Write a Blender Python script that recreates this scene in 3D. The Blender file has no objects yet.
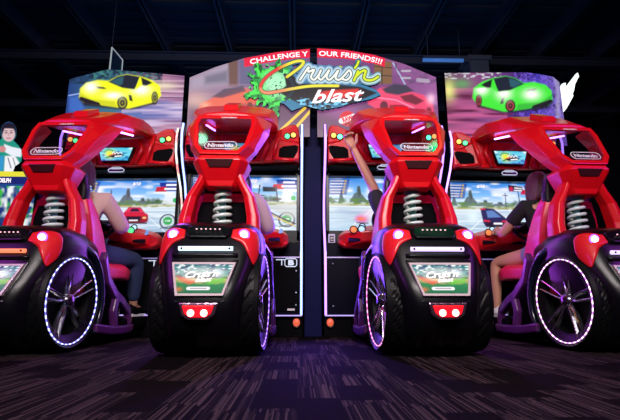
import bpy, bmesh, math, random
import numpy as np
from mathutils import Vector, Matrix
random.seed(7)
rng = np.random.default_rng(5)
SC = bpy.context.scene
COL = SC.collection
R = math.radians
# ------------------------------------------------------------------ camera
FPX, PITCH, YAW, EYE = 440.0, R(11.56), R(1.53), 0.30
cam_d = bpy.data.cameras.new('camera'); cam = bpy.data.objects.new('camera', cam_d); COL.objects.link(cam)
cam_d.sensor_width = 36.0; cam_d.lens = 36.0 * FPX / 620.0; cam_d.clip_start = 0.05
cam.location = (0, 0, EYE); cam.rotation_euler = (R(90) + PITCH, 0, -YAW)
SC.camera = cam
# ------------------------------------------------------------------ world and exposure
w = bpy.data.worlds.new('world'); SC.world = w; w.use_nodes = True
w.node_tree.nodes['Background'].inputs[0].default_value = (0.10, 0.22, 0.60, 1)
w.node_tree.nodes['Background'].inputs[1].default_value = 0.035
SC.view_settings.view_transform = 'Standard'; SC.view_settings.look = 'None'
SC.view_settings.exposure = 0.0; SC.view_settings.gamma = 1.0
SC.view_settings.use_curve_mapping = False
# ------------------------------------------------------------------ hall lights
def area(name, loc, aim, size, energy, color, sy=None, spread=None):
    d = bpy.data.lights.new(name, 'AREA'); d.energy = energy; d.color = color; d.size = size
    if sy: d.shape = 'RECTANGLE'; d.size_y = sy
    if spread: d.spread = R(spread)
    o = bpy.data.objects.new(name, d); COL.objects.link(o); o.location = loc
    o.rotation_euler = (Vector(aim) - Vector(loc)).to_track_quat('-Z', 'Y').to_euler()
    return o
area('hall_light_behind', (0.0, -1.2, 2.9), (0.0, 2.9, 1.25), 2.6, 74, (1.0, 0.88, 0.88), 0.7, 100)
area('hall_light_left', (-3.4, 0.9, 2.4), (-1.2, 2.8, 1.1), 0.8, 8, (0.7, 0.08, 1.0), 0.8, 110)
area('hall_light_right', (3.6, 0.9, 2.4), (1.4, 2.8, 1.1), 0.8, 8, (0.6, 0.08, 1.0), 0.8, 110)
# violet glow of the strip lights between the machines
for x_, e_, c_l in ((0.13, 19, (0.20, 0.06, 1.0)), (-1.03, 6, (0.40, 0.08, 1.0)), (1.29, 6, (0.50, 0.05, 1.0))):
    area('strip_glow', (x_, 3.50, 1.0), (x_, 0.0, 0.85), 0.06, e_, c_l, 1.5, 180)
area('blue_ceiling_wash', (0.0, 5.6, 2.6), (0.0, 7.0, 4.6), 5.0, 13, (0.06, 0.35, 1.0), 0.6)
area('blue_ceiling_wash_front', (0.0, 3.9, 2.75), (0.0, 4.4, 4.6), 5.0, 6, (0.06, 0.35, 1.0), 0.3)

# ------------------------------------------------------------------ measuring
cp, sp_, cy, sy_ = math.cos(PITCH), math.sin(PITCH), math.cos(YAW), math.sin(YAW)
def proj(X, Y, Z):
    xr = X * cy - Y * sy_; yr = X * sy_ + Y * cy; z = Z - EYE
    d = yr * cp + z * sp_; u = z * cp - yr * sp_
    return 310 + FPX * xr / d, 210 - FPX * u / d
def at(px, py, Y):
    """point of the upright plane at depth Y that the measurement px,py belongs to"""
    a = (px - 310) / FPX; b = (210 - py) / FPX
    dx, dy, dz = a, cp - b * sp_, sp_ + b * cp
    X, Yw = dx * cy + dy * sy_, -dx * sy_ + dy * cy
    t = Y / Yw
    return X * t, EYE + dz * t

# ------------------------------------------------------------------ materials
MATS = {}
def pm(name, color, rough=0.5, metal=0.0, coat=0.0, emit=None, es=0.0, spec=0.5, bump=None, alpha=None):
    if name in MATS: return MATS[name]
    m = bpy.data.materials.new(name); m.use_nodes = True; nt = m.node_tree
    b = nt.nodes['Principled BSDF']
    b.inputs['Base Color'].default_value = (*color, 1); b.inputs['Roughness'].default_value = rough
    b.inputs['Metallic'].default_value = metal; b.inputs['Coat Weight'].default_value = coat
    b.inputs['Coat Roughness'].default_value = 0.08
    b.inputs['Specular IOR Level'].default_value = spec
    if emit: b.inputs['Emission Color'].default_value = (*emit, 1); b.inputs['Emission Strength'].default_value = es
    if bump:
        sc, st = bump
        n = nt.nodes.new('ShaderNodeTexNoise'); n.inputs['Scale'].default_value = sc
        t = nt.nodes.new('ShaderNodeTexCoord'); nt.links.new(t.outputs['Object'], n.inputs['Vector'])
        bp = nt.nodes.new('ShaderNodeBump'); bp.inputs['Strength'].default_value = st; bp.inputs['Distance'].default_value = 0.01
        nt.links.new(n.outputs['Fac'], bp.inputs['Height']); nt.links.new(bp.outputs['Normal'], b.inputs['Normal'])
    MATS[name] = m; return m
RED = pm('red_plastic', (0.80, 0.004, 0.010), 0.33, coat=0.12, spec=0.35, bump=(60, 0.03))
REDS = pm('red_seat_plastic', (0.75, 0.006, 0.05), 0.33, coat=0.2, bump=(60, 0.03))
REDP = pm('red_panel', (0.85, 0.012, 0.02), 0.35, coat=0.3, bump=(50, 0.03))
REDH = pm('red_header', (0.70, 0.004, 0.010), 0.35, coat=0.12, bump=(60, 0.03))
BLK = pm('black_gloss_plastic', (0.003, 0.003, 0.005), 0.30, spec=0.35, bump=(80, 0.03))
BLKM = pm('black_matte_plastic', (0.003, 0.003, 0.004), 0.7, spec=0.05, bump=(120, 0.08))
NAVY = pm('navy_laminate', (0.002, 0.002, 0.010), 0.4, spec=0.08, bump=(60, 0.03))
CHR = pm('chrome', (0.85, 0.85, 0.9), 0.18, metal=1.0, bump=(30, 0.02))
DCHR = pm('dark_chrome', (0.30, 0.28, 0.34), 0.22, metal=1.0, bump=(30, 0.03))
BOLT = pm('bolt_metal', (0.6, 0.6, 0.65), 0.35, metal=1.0, bump=(90, 0.05))
RUB = None
SPR = pm('spring_enamel', (0.80, 0.95, 0.86), 0.2, coat=0.8, bump=(40, 0.02))
TEAL = pm('damper_teal', (0.15, 0.45, 0.42), 0.3, coat=0.4, bump=(40, 0.02))
CALI = pm('red_caliper', (0.8, 0.01, 0.02), 0.35, coat=0.4, bump=(60, 0.05))
WHT = pm('white_sticker', (0.85, 0.82, 0.84), 0.4, bump=(60, 0.01))
LRED = pm('lettering_red', (0.65, 0.01, 0.05), 0.4, bump=(60, 0.01))
def em(name, c, s, base=None):
    return pm(name, base or tuple(min(1, v) * 0.5 for v in c), 0.35, emit=c, es=s, bump=(50, 0.01))
E_TAIL = em('tail_light_glow', (0.62, 0.60, 1.0), 5.0)
E_RING = em('tail_ring_glow', (0.25, 0.10, 1.0), 2.5)
E_RED = em('brake_light_glow', (1.0, 0.42, 0.35), 5.0)
E_REDL = em('brake_lens_red', (1.0, 0.01, 0.02), 0.9, (0.6, 0.0, 0.01))
E_DOT = em('small_led_dots', (1.0, 0.55, 0.6), 1.2)
E_ORA = em('amber_lamp', (1.0, 0.42, 0.08), 2.6)
E_GRN = em('green_lamp', (0.10, 1.0, 0.30), 2.2)
E_GRNB = em('green_lamp_bright', (0.08, 1.0, 0.35), 5.0)
E_BUTB = em('pale_blue_button', (0.45, 0.75, 0.95), 1.0)
E_BUTO = em('orange_button', (1.0, 0.22, 0.06), 1.0)
E_BUTG = em('green_button', (0.1, 0.9, 0.3), 1.0)
E_BASE = em('base_lamp_glow', (1.0, 0.16, 0.08), 0.65)
E_LINE = em('lavender_edge_light', (0.55, 0.42, 1.0), 0.9)
E_OUT = em('pale_outline_print', (0.62, 0.70, 0.85), 0.8)
E_WHITE = em('white_print', (1, 1, 1), 0.9)
GLS = bpy.data.materials.new('tinted_glass'); GLS.use_nodes = True
nt = GLS.node_tree; nt.nodes.clear()
o_ = nt.nodes.new('ShaderNodeOutputMaterial'); mx = nt.nodes.new('ShaderNodeMixShader')
tr = nt.nodes.new('ShaderNodeBsdfTransparent'); tr.inputs[0].default_value = (0.80, 0.72, 0.86, 1)
gl = nt.nodes.new('ShaderNodeBsdfGlossy'); gl.inputs['Roughness'].default_value = 0.06
nz = nt.nodes.new('ShaderNodeTexNoise'); nz.inputs['Scale'].default_value = 6
bpn = nt.nodes.new('ShaderNodeBump'); bpn.inputs['Strength'].default_value = 0.05
nt.links.new(nz.outputs['Fac'], bpn.inputs['Height']); nt.links.new(bpn.outputs['Normal'], gl.inputs['Normal'])
mx.inputs[0].default_value = 0.09; nt.links.new(tr.outputs[0], mx.inputs[1]); nt.links.new(gl.outputs[0], mx.inputs[2])
nt.links.new(mx.outputs[0], o_.inputs[0])
def rubber():
    m = bpy.data.materials.new('tyre_rubber'); m.use_nodes = True; nt = m.node_tree; b = nt.nodes['Principled BSDF']
    b.inputs['Base Color'].default_value = (0.004, 0.004, 0.005, 1); b.inputs['Roughness'].default_value = 0.45; b.inputs['Specular IOR Level'].default_value = 0.2
    tc = nt.nodes.new('ShaderNodeTexCoord')
    nz = nt.nodes.new('ShaderNodeTexNoise'); nz.inputs['Scale'].default_value = 90
    nt.links.new(tc.outputs['Object'], nz.inputs['Vector'])
    bp = nt.nodes.new('ShaderNodeBump'); bp.inputs['Strength'].default_value = 0.15; bp.inputs['Distance'].default_value = 0.004
    nt.links.new(nz.outputs['Fac'], bp.inputs['Height']); nt.links.new(bp.outputs['Normal'], b.inputs['Normal'])
    return m
RUB = rubber()
def art_mat(name, strength):
    if name in MATS: return MATS[name]
    m = bpy.data.materials.new(name); m.use_nodes = True; nt = m.node_tree; b = nt.nodes['Principled BSDF']
    a = nt.nodes.new('ShaderNodeAttribute'); a.attribute_name = 'print'
    nt.links.new(a.outputs['Color'], b.inputs['Emission Color']); b.inputs['Emission Strength'].default_value = strength
    b.inputs['Base Color'].default_value = (0.02, 0.02, 0.02, 1); b.inputs['Roughness'].default_value = 0.3
    b.inputs['Specular IOR Level'].default_value = 0.3
    MATS[name] = m; return m

# ------------------------------------------------------------------ object helpers
PY = 3.0            # depth of the origin of every machine
def tag(o, label=None, cat=None, group=None, kind=None):
    if label: o['label'] = label
    if cat: o['category'] = cat
    if group: o['group'] = group
    if kind: o['kind'] = kind
    return o
def empty(name, loc):
    o = bpy.data.objects.new(name, None); COL.objects.link(o); o.location = loc; o.empty_display_size = 0.1; return o
class MB:
    """collects shapes and links them as one mesh object"""
    def __init__(s): s.v = []; s.f = []; s.m = []; s.sm = []
    def add(s, verts, faces, mi=0, smooth=False):
        o = len(s.v); s.v += [tuple(p) for p in verts]
        for f in faces: s.f.append(tuple(o + i for i in f)); s.m.append(mi); s.sm.append(smooth)
        return s
    def box(s, x0, x1, y0, y1, z0, z1, mi=0):
        return s.add([(x0,y0,z0),(x1,y0,z0),(x1,y1,z0),(x0,y1,z0),(x0,y0,z1),(x1,y0,z1),(x1,y1,z1),(x0,y1,z1)],
                     [(0,3,2,1),(4,5,6,7),(0,1,5,4),(1,2,6,5),(2,3,7,6),(3,0,4,7)], mi)
    def loft(s, secs, mi=0, smooth=False, cap=True, closed=True):
        n = len(secs[0]); v = [p for q in secs for p in q]; f = []
        for k in range(len(secs) - 1):
            for i in range(n if closed else n - 1):
                j = (i + 1) % n
                f.append((k*n+i, k*n+j, (k+1)*n+j, (k+1)*n+i))
        if cap: f.append(tuple(range(n-1, -1, -1))); f.append(tuple((len(secs)-1)*n + i for i in range(n)))
        return s.add(v, f, mi, smooth)
    def prism(s, poly, d, mi=0):
        """poly: list of 3D points, extruded by the vector d"""
        d = Vector(d); return s.loft([[tuple(p) for p in poly], [tuple(Vector(p) + d) for p in poly]], mi)
    def tube(s, pts, r, n=10, mi=0, closed=False, smooth=True):
        pts = [Vector(p) for p in pts]; N = len(pts); secs = []; up = None
        for i, p in enumerate(pts):
            a = pts[(i-1) % N] if (closed or i > 0) else p; b = pts[(i+1) % N] if (closed or i < N-1) else p
            t = (b - a).normalized()
            if up is None:
                up = t.orthogonal().normalized()
            up = (up - t * up.dot(t)).normalized(); q = t.cross(up)
            rr = r[i] if hasattr(r, '__len__') else r
            secs.append([p + (up * math.cos(2*math.pi*k/n) + q * math.sin(2*math.pi*k/n)) * rr for k in range(n)])
        if closed:
            # match the twist by choosing the nearest start
            s0 = secs[0]; last = secs[-1]
            off = min(range(n), key=lambda o: (Vector(last[0]) - Vector(s0[o])).length)
            secs.append([s0[(o + off) % n] for o in range(n)])
            return s.loft(secs, mi, smooth, cap=False)
        return s.loft(secs, mi, smooth)
    def ball(s, c, r, mi=0, nu=16, nv=10, half=None):
        rx, ry, rz = r if hasattr(r, '__len__') else (r, r, r); v = []; f = []
        for j in range(nv + 1):
            th = math.pi * j / nv
            for i in range(nu):
                ph = 2*math.pi*i/nu
                v.append((c[0]+rx*math.sin(th)*math.cos(ph), c[1]+ry*math.sin(th)*math.sin(ph), c[2]+rz*math.cos(th)))
        for j in range(nv):
            for i in range(nu):
                k = (i+1) % nu; f.append((j*nu+i, (j+1)*nu+i, (j+1)*nu+k, j*nu+k))
        return s.add(v, f, mi, True)
    def disc_y(s, c, r, t, n=24, mi=0, smooth=False, rz=None):
        """a short cylinder whose axis runs along y, front face at c"""
        rz = rz or r
        secs = [[(c[0]+r*math.cos(2*math.pi*i/n), c[1]+d, c[2]+rz*math.sin(2*math.pi*i/n)) for i in range(n)] for d in (0, t)]
        return s.loft(secs, mi, smooth)
    def lathe_x(s, prof, c, n=64, mi=0, smooth=True, closed=True):
        """prof: (x, radius) pairs spun about the x axis through c=(y,z)"""
        secs = [[(x, c[0]+r*math.cos(2*math.pi*k/n), c[1]+r*math.sin(2*math.pi*k/n)) for k in range(n)] for x, r in prof]
        if closed: secs.append(secs[0])
        return s.loft(secs, mi, smooth, cap=False)
    def mirror_x(s, cx=0.0):
        n = len(s.v); fs = list(s.f); ms = list(s.m); ss = list(s.sm)
        s.v += [(2*cx - x, y, z) for x, y, z in s.v[:n]]
        for f, m, q in zip(fs, ms, ss): s.f.append(tuple(n + i for i in reversed(f))); s.m.append(m); s.sm.append(q)
        return s
    def build(s, name, mats, parent=None, bevel=0.0, seg=2, subsurf=0, off=None, solid=0):
        if not isinstance(mats, (list, tuple)): mats = [mats]
        if off is None: off = (0, PY, 0) if parent is not None else (0, 0, 0)
        me = bpy.data.meshes.new(name)
        me.from_pydata([(x-off[0], y-off[1], z-off[2]) for x, y, z in s.v], [], s.f)
        for m in mats: me.materials.append(m)
        me.polygons.foreach_set('material_index', s.m)
        me.polygons.foreach_set('use_smooth', s.sm); me.update()
        bm = bmesh.new(); bm.from_mesh(me)
        bmesh.ops.remove_doubles(bm, verts=bm.verts, dist=1e-6)
        bmesh.ops.recalc_face_normals(bm, faces=bm.faces); bm.to_mesh(me); bm.free()
        o = bpy.data.objects.new(name, me); COL.objects.link(o)
        if parent is not None: o.parent = parent
        if solid:
            md = o.modifiers.new('thickness', 'SOLIDIFY'); md.thickness = solid; md.offset = 0
        if bevel:
            md = o.modifiers.new('bevel', 'BEVEL'); md.width = bevel; md.segments = seg; md.limit_method = 'ANGLE'; md.angle_limit = R(25)
            md.harden_normals = False
        if subsurf:
            md = o.modifiers.new('smooth', 'SUBSURF'); md.levels = subsurf; md.render_levels = subsurf
        return o
def mirrored(mb):
    q = MB(); q.v = [(-x, y, z) for x, y, z in mb.v]; q.f = [tuple(reversed(f)) for f in mb.f]; q.m = list(mb.m); q.sm = list(mb.sm); return q
def text_shape(txt, height, shear=0.0, bold=0.0, spacing=1.0):
    """lettering as flat polygons in the unit of height, left-aligned at 0,0"""
    c = bpy.data.curves.new('lettering', 'FONT'); c.body = txt; c.size = height * 1.38; c.shear = shear; c.offset = bold; c.space_character = spacing
    c.resolution_u = 3
    o = bpy.data.objects.new('lettering', c); COL.objects.link(o)
    dg = bpy.context.evaluated_depsgraph_get(); ev = o.evaluated_get(dg); me = ev.to_mesh()
    v = [tuple(p.co) for p in me.vertices]; f = [tuple(p.vertices) for p in me.polygons]
    ev.to_mesh_clear(); bpy.data.objects.remove(o); bpy.data.curves.remove(c)
    return v, f
def put_text(mb, txt, center, height, mi=0, shear=0.0, bold=0.0, width=None, tilt=0.0, curve=None, y=None, slope=None, spacing=1.0):
    """lettering standing upright on a plane facing the aisle (towards -y); slope: dy per dz of a leaning panel"""
    v, f = text_shape(txt, height, shear, bold, spacing)
    if not v: return
    xs = [p[0] for p in v]; ys = [p[1] for p in v]; cx = (min(xs)+max(xs))/2; cz = (min(ys)+max(ys))/2
    k = width / (max(xs)-min(xs)) if width else 1.0
    out = []
    for p in v:
        a, b = (p[0]-cx)*k, (p[1]-cz)
        if curve:
            x, z = curve(a, b)
        else:
            x = center[0] + a*math.cos(tilt) - b*math.sin(tilt); z = center[2] + a*math.sin(tilt) + b*math.cos(tilt)
        yy = center[1] + ((z-center[2])*slope if slope else 0)
        out.append((x, yy, z))
    mb.add(out, f, mi)

# ------------------------------------------------------------------ printing: colours of lit artwork, worked out per vertex
def srgb(c): 
    c = np.asarray(c, float)/255.0
    return np.where(c <= 0.04045, c/12.92, ((c+0.055)/1.055)**2.4)
class Art:
    def __init__(s, x, y, base=(0,0,0)):
        s.x, s.y = x, y; s.c = np.zeros(x.shape+(3,)); s.c[:] = srgb(base)
    def mix(s, col, m):
        m = np.clip(m, 0, 1)[..., None]; col = srgb(col) if not isinstance(col, np.ndarray) else col
        s.c = s.c*(1-m) + col*m; return s
    def grad(s, stops, t):
        t = np.clip(t, 0, 1); xs = [k[0] for k in stops]; cs = np.array([srgb(k[1]) for k in stops])
        s.c = np.stack([np.interp(t, xs, cs[:, i]) for i in range(3)], -1); return s
    def poly(s, pts, soft=0.5):
        x, y = s.x, s.y; inside = np.zeros(x.shape, bool); d = np.full(x.shape, 1e9); n = len(pts)
        for i in range(n):
            x0, y0 = pts[i]; x1, y1 = pts[(i+1) % n]
            if y0 != y1:
                c = ((y0 > y) != (y1 > y)) & (x < (x1-x0)*(y-y0)/(y1-y0)+x0); inside ^= c
            d = np.minimum(d, s._seg(x0, y0, x1, y1))
        sd = np.where(inside, d, -d); return np.clip(sd/soft*0.5+0.5, 0, 1)
    def _seg(s, x0, y0, x1, y1):
        dx, dy = x1-x0, y1-y0; L = dx*dx+dy*dy+1e-9
        t = np.clip(((s.x-x0)*dx+(s.y-y0)*dy)/L, 0, 1)
        return np.hypot(s.x-x0-t*dx, s.y-y0-t*dy)
    def line(s, pts, w, soft=0.5):
        d = np.full(s.x.shape, 1e9)
        for a, b in zip(pts[:-1], pts[1:]): d = np.minimum(d, s._seg(*a, *b))
        return np.clip((w/2-d)/soft+0.5, 0, 1)
    def ell(s, cx, cy_, rx, ry, soft=0.5, rot=0.0):
        u = (s.x-cx)*math.cos(rot)+(s.y-cy_)*math.sin(rot); v = -(s.x-cx)*math.sin(rot)+(s.y-cy_)*math.cos(rot)
        d = (1-np.hypot(u/rx, v/ry))*min(rx, ry); return np.clip(d/soft*0.5+0.5, 0, 1)
    def blob(s, cx, cy_, rx, ry): return np.exp(-(((s.x-cx)/rx)**2+((s.y-cy_)/ry)**2))
    def noise(s, sx, sy, seed=0):
        r = np.random.default_rng(seed); g = r.random((64, 64)); u = s.x/sx; v = s.y/sy
        iu = np.floor(u).astype(int); iv = np.floor(v).astype(int); fu = u-iu; fv = v-iv; fu = fu*fu*(3-2*fu); fv = fv*fv*(3-2*fv)
        G = lambda a, b: g[a % 64, b % 64]
        return (G(iu,iv)*(1-fu)*(1-fv)+G(iu+1,iv)*fu*(1-fv)+G(iu,iv+1)*(1-fu)*fv+G(iu+1,iv+1)*fu*fv)
def smooth_path(p, k=6):
    """Catmull-Rom through the points"""
    out = []; q = [p[0]] + list(p) + [p[-1]]
    for i in range(1, len(q)-2):
        a, b, c, d = [np.array(z, float) for z in q[i-1:i+3]]
        for t in np.linspace(0, 1, k, endpoint=False):
            out.append(tuple(0.5*((2*b)+(c-a)*t+(2*a-5*b+4*c-d)*t*t+(3*b-a-3*c+d)*t**3)))
    out.append(tuple(p[-1])); return out
def art_grid(name, X, Y, Z, rgb, mat, parent=None, mask=None, off=None):
    """grid of vertices (2D arrays) with printed colours"""
    h, w_ = X.shape; idx = np.arange(h*w_).reshape(h, w_)
    quads = np.stack([idx[:-1,:-1], idx[:-1,1:], idx[1:,1:], idx[1:,:-1]], -1).reshape(-1, 4)
    if mask is not None:
        ok = (mask[:-1,:-1]+mask[:-1,1:]+mask[1:,1:]+mask[1:,:-1])/4 > 0.5
        quads = quads[ok.reshape(-1)]
    if off is None: off = (0, PY, 0) if parent is not None else (0, 0, 0)
    V = np.stack([X-off[0], Y-off[1], Z-off[2]], -1).reshape(-1, 3)
    used = np.unique(quads); rem = np.zeros(h*w_, int); rem[used] = np.arange(len(used)); quads = rem[quads]; V = V[used]; C = rgb.reshape(-1, 3)[used]
    me = bpy.data.meshes.new(name); me.from_pydata(V.tolist(), [], quads.tolist()); me.materials.append(mat)
    at_ = me.color_attributes.new('print', 'FLOAT_COLOR', 'POINT')
    at_.data.foreach_set('color', np.concatenate([C, np.ones((len(C), 1))], 1).astype(np.float32).reshape(-1))
    me.update()
    o = bpy.data.objects.new(name, me); COL.objects.link(o)
    if parent is not None: o.parent = parent
    return o
# ================================================================== the setting
def carpet():
    m = bpy.data.materials.new('striped_carpet'); m.use_nodes = True; nt = m.node_tree; b = nt.nodes['Principled BSDF']
    N = nt.nodes.new; L = nt.links.new
    tc = N('ShaderNodeTexCoord'); sx = N('ShaderNodeSeparateXYZ'); L(tc.outputs['Object'], sx.inputs[0])
    def mth(op, a, b_=None, c=None):
        n = N('ShaderNodeMath'); n.operation = op
        for i, v in enumerate((a, b_, c)):
            if v is None: continue
            if isinstance(v, (int, float)): n.inputs[i].default_value = v
            else: L(v, n.inputs[i])
        return n.outputs[0]
    def wn(a, b_):
        cb = N('ShaderNodeCombineXYZ'); L(a, cb.inputs[0])
        if not isinstance(b_, (int, float)): L(b_, cb.inputs[1])
        n = N('ShaderNodeTexWhiteNoise'); n.noise_dimensions = '2D'; L(cb.outputs[0], n.inputs['Vector']); return n.outputs['Value']
    col = mth('FLOOR', mth('MULTIPLY', sx.outputs[0], 190.0))
    grp = mth('FLOOR', mth('MULTIPLY', sx.outputs[0], 7.5))
    g_off = wn(grp, 0.0); c_off = wn(col, 0.0)
    row = mth('FLOOR', mth('ADD', mth('MULTIPLY', sx.outputs[1], 4.2), mth('ADD', mth('MULTIPLY', g_off, 1.0), mth('MULTIPLY', c_off, 0.35))))
    grow = mth('FLOOR', mth('ADD', mth('MULTIPLY', sx.outputs[1], 4.2), g_off))
    v1 = wn(col, row); v2 = wn(grp, grow)
    st = mth('MULTIPLY', mth('POWER', v1, 3.0), mth('GREATER_THAN', v2, 0.32))
    fine = N('ShaderNodeTexNoise'); fine.inputs['Scale'].default_value = 160; L(tc.outputs['Object'], fine.inputs['Vector'])
    st2 = mth('ADD', mth('MULTIPLY', st, mth('ADD', fine.outputs['Fac'], 0.35)), 0.03)
    r = N('ShaderNodeMix'); r.data_type = 'RGBA'; L(st2, r.inputs['Factor'])
    r.inputs[6].default_value = (0.002, 0.0015, 0.002, 1); r.inputs[7].default_value = (0.105, 0.066, 0.074, 1)
    L(r.outputs[2], b.inputs['Base Color']); b.inputs['Roughness'].default_value = 0.85
    b.inputs['Specular IOR Level'].default_value = 0.05
    bp = N('ShaderNodeBump'); bp.inputs['Strength'].default_value = 0.4; bp.inputs['Distance'].default_value = 0.004
    L(fine.outputs['Fac'], bp.inputs['Height']); L(bp.outputs['Normal'], b.inputs['Normal'])
    return m
tag(MB().box(-8, 8, -2.6, 10, -0.05, 0).build('floor', carpet()), kind='structure')
CEIL = pm('dark_roof_deck', (0.030, 0.040, 0.065), 0.7, bump=(8, 0.2))
STEEL = pm('painted_roof_steel', (0.045, 0.055, 0.085), 0.6, bump=(20, 0.1))
WALL = pm('dark_hall_wall', (0.010, 0.014, 0.028), 0.8, bump=(14, 0.1))
cm = MB(); cm.box(-8, 8, -2.6, 10, 4.72, 4.80)
k = -2.5
while k < 10: cm.box(-8, 8, k, k+0.10, 4.685, 4.72); k += 0.24          # ribs of the roof deck
tag(cm.build('ceiling', CEIL), kind='structure')
for i in range(15):                                                     # steel joists running front to back
    x = -7.6 + i*1.07
    j = MB(); j.box(x-0.05, x+0.05, -2.6, 10, 4.44, 4.46); j.box(x-0.012, x+0.012, -2.6, 10, 4.44, 4.685); j.box(x-0.05, x+0.05, -2.6, 10, 4.665, 4.685)
    tag(j.build('ceiling_joist', STEEL), 'long dark steel joist running front to back under the roof deck', 'joist', 'steel joists under the roof', 'structure')
for y in (5.0, 6.9, 8.8):
    j = MB(); j.box(-8, 8, y-0.06, y+0.06, 4.28, 4.30); j.box(-8, 8, y-0.012, y+0.012, 4.28, 4.44); j.box(-8, 8, y-0.06, y+0.06, 4.42, 4.44)
    tag(j.build('ceiling_beam', STEEL), 'dark steel beam crossing below the joists', 'beam', 'steel cross beams', 'structure')
tag(MB().box(-8, 8, 10, 10.1, 0, 4.8).build('wall_back', WALL), kind='structure')
tag(MB().box(-8.1, -8, -2.6, 10.1, 0, 4.8).build('wall_left', WALL), kind='structure')
tag(MB().box(8, 8.1, -2.6, 10.1, 0, 4.8).build('wall_right', WALL), kind='structure')
cx_, _z = at(477, 40, 6.6)
c = MB(); c.box(cx_-0.16, cx_+0.16, 6.58, 6.90, 0, 4.28); c.box(cx_-0.20, cx_+0.20, 6.54, 6.94, 0, 0.06); c.box(cx_-0.20, cx_+0.20, 6.54, 6.94, 4.20, 4.28)
tag(c.build('column', pm('column_paint', (0.10, 0.11, 0.15), 0.7, bump=(12, 0.1)), bevel=0.008), kind='structure')
# blue-lit fluorescent fixture hanging behind the machines
x0, z0 = at(423, 60, 6.2); x1, z1 = at(465, 59.5, 6.2)
t = empty('tube_light', ((x0+x1)/2, 6.2, z0)); tag(t, 'long horizontal blue-lit tube lamp hung near the dark column above the machines', 'light')
off = ((x0+x1)/2, 6.2, z0)
MB().tube([(x0, 6.2, z0), (x1, 6.2, z0)], 0.028).build('lamp_tube', em('blue_tube_glow', (0.05, 0.16, 0.48), 0.8), t, off=off)
q = MB(); q.box(x0, x1, 6.17, 6.23, z0+0.03, z0+0.06); q.box(x1-0.03, x1+0.05, 6.16, 6.24, z0-0.04, z0+0.05)
q.build('lamp_housing', pm('lamp_housing_paint', (0.06, 0.07, 0.10), 0.5, bump=(20, 0.05)), t, off=off)
for xx in (x0+0.08, x1-0.08):
    MB().tube([(xx, 6.2, z0+0.05), (xx, 6.2, 4.28+0.3)], 0.006).build('hanging_rod', STEEL, t, off=off)
# hanging panel with a pale edge, seen above the leftmost marquee
a0 = at(109.5, 69, 5.2); a1 = at(112.0, 47.5, 5.2); a2 = at(122.5, 60, 5.5); a3 = at(121.8, 71, 5.5)
P4 = [(a0[0], 5.2, a0[1]-0.2), (a1[0], 5.2, a1[1]), (a2[0], 5.5, a2[1]), (a3[0], 5.5, a3[1]-0.2)]
cen = tuple(sum(p[i] for p in P4)/4 for i in range(3))
t = empty('hanging_sign', cen); tag(t, 'small dark slanted panel with thin pale edge hanging above the yellow car marquee', 'sign')
MB().prism(P4, (0.0, 0.02, 0)).build('sign_board', pm('sign_board_dark', (0.02, 0.05, 0.08), 0.3, bump=(20, 0.05)), t, off=cen)
MB().tube([P4[0], P4[1], P4[2], P4[3]], 0.010, n=6).build('sign_edge', em('sign_edge_glow', (0.42, 0.48, 0.52), 0.7), t, off=cen)
MB().tube([P4[1], (P4[1][0], 5.2, 4.44)], 0.004, n=6).build('hanging_wire', STEEL, t, off=cen)

# ================================================================== one racing machine
WY, WZ = 2.60, 0.297          # wheel centre
ZT = [(.03,.19,2.46),(.10,.205,2.33),(.16,.215,2.265),(.22,.215,2.230),(.30,.232,2.220),(.40,.258,2.265),(.49,.283,2.310),(.56,.288,2.335),(.62,.288,2.365),(.675,.278,2.395),(.71,.255,2.435),(.735,.215,2.49),(.742,.16,2.56)]
def tail_hw(z): return float(np.interp(z, [k[0] for k in ZT], [k[1] for k in ZT]))
def tail_y(x, z, Y0=2.72):
    hw = tail_hw(z); yr = float(np.interp(z, [k[0] for k in ZT], [k[2] for k in ZT])); u = min(abs(x)/hw, 0.999)
    return Y0 - (Y0-yr)*(1-u**4.6)**(1/4.6)
def ruled(mb, up, lo, lift, depth, n=24, m=6, mi=0, f=tail_y, mir=True):
    """raised patch following the tail, between two border curves given as (x, z)"""
    up = smooth_path(up, 8); lo = smooth_path(lo, 8)
    def res(p, t):
        a = np.array(p); s = np.linspace(0, 1, len(a)); return float(np.interp(t, s, a[:, 0])), float(np.interp(t, s, a[:, 1]))
    for sg in ((1, -1) if mir else (1,)):
        v = []; fc = []
        for i in range(n+1):
            ux, uz = res(up, i/n); lx, lz = res(lo, i/n)
            for j in range(m+1):
                x = ux+(lx-ux)*j/m; z = uz+(lz-uz)*j/m; v.append((sg*x, f(x, z)-lift, z))
        k = len(v); v += [(x, y+depth, z) for x, y, z in v]
        for i in range(n):
            for j in range(m):
                a = i*(m+1)+j; fc.append((a, a+1, a+m+2, a+m+1)); fc.append((k+a, k+a+m+1, k+a+m+2, k+a+1))
        rim = [j for j in range(m+1)] + [i*(m+1)+m for i in range(1, n+1)] + [n*(m+1)+j for j in range(m-1, -1, -1)] + [i*(m+1) for i in range(n-1, 0, -1)]
        for a, b in zip(rim, rim[1:]+rim[:1]): fc.append((a, k+a, k+b, b))
        mb.add(v, fc, mi, True)
    return mb

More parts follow.
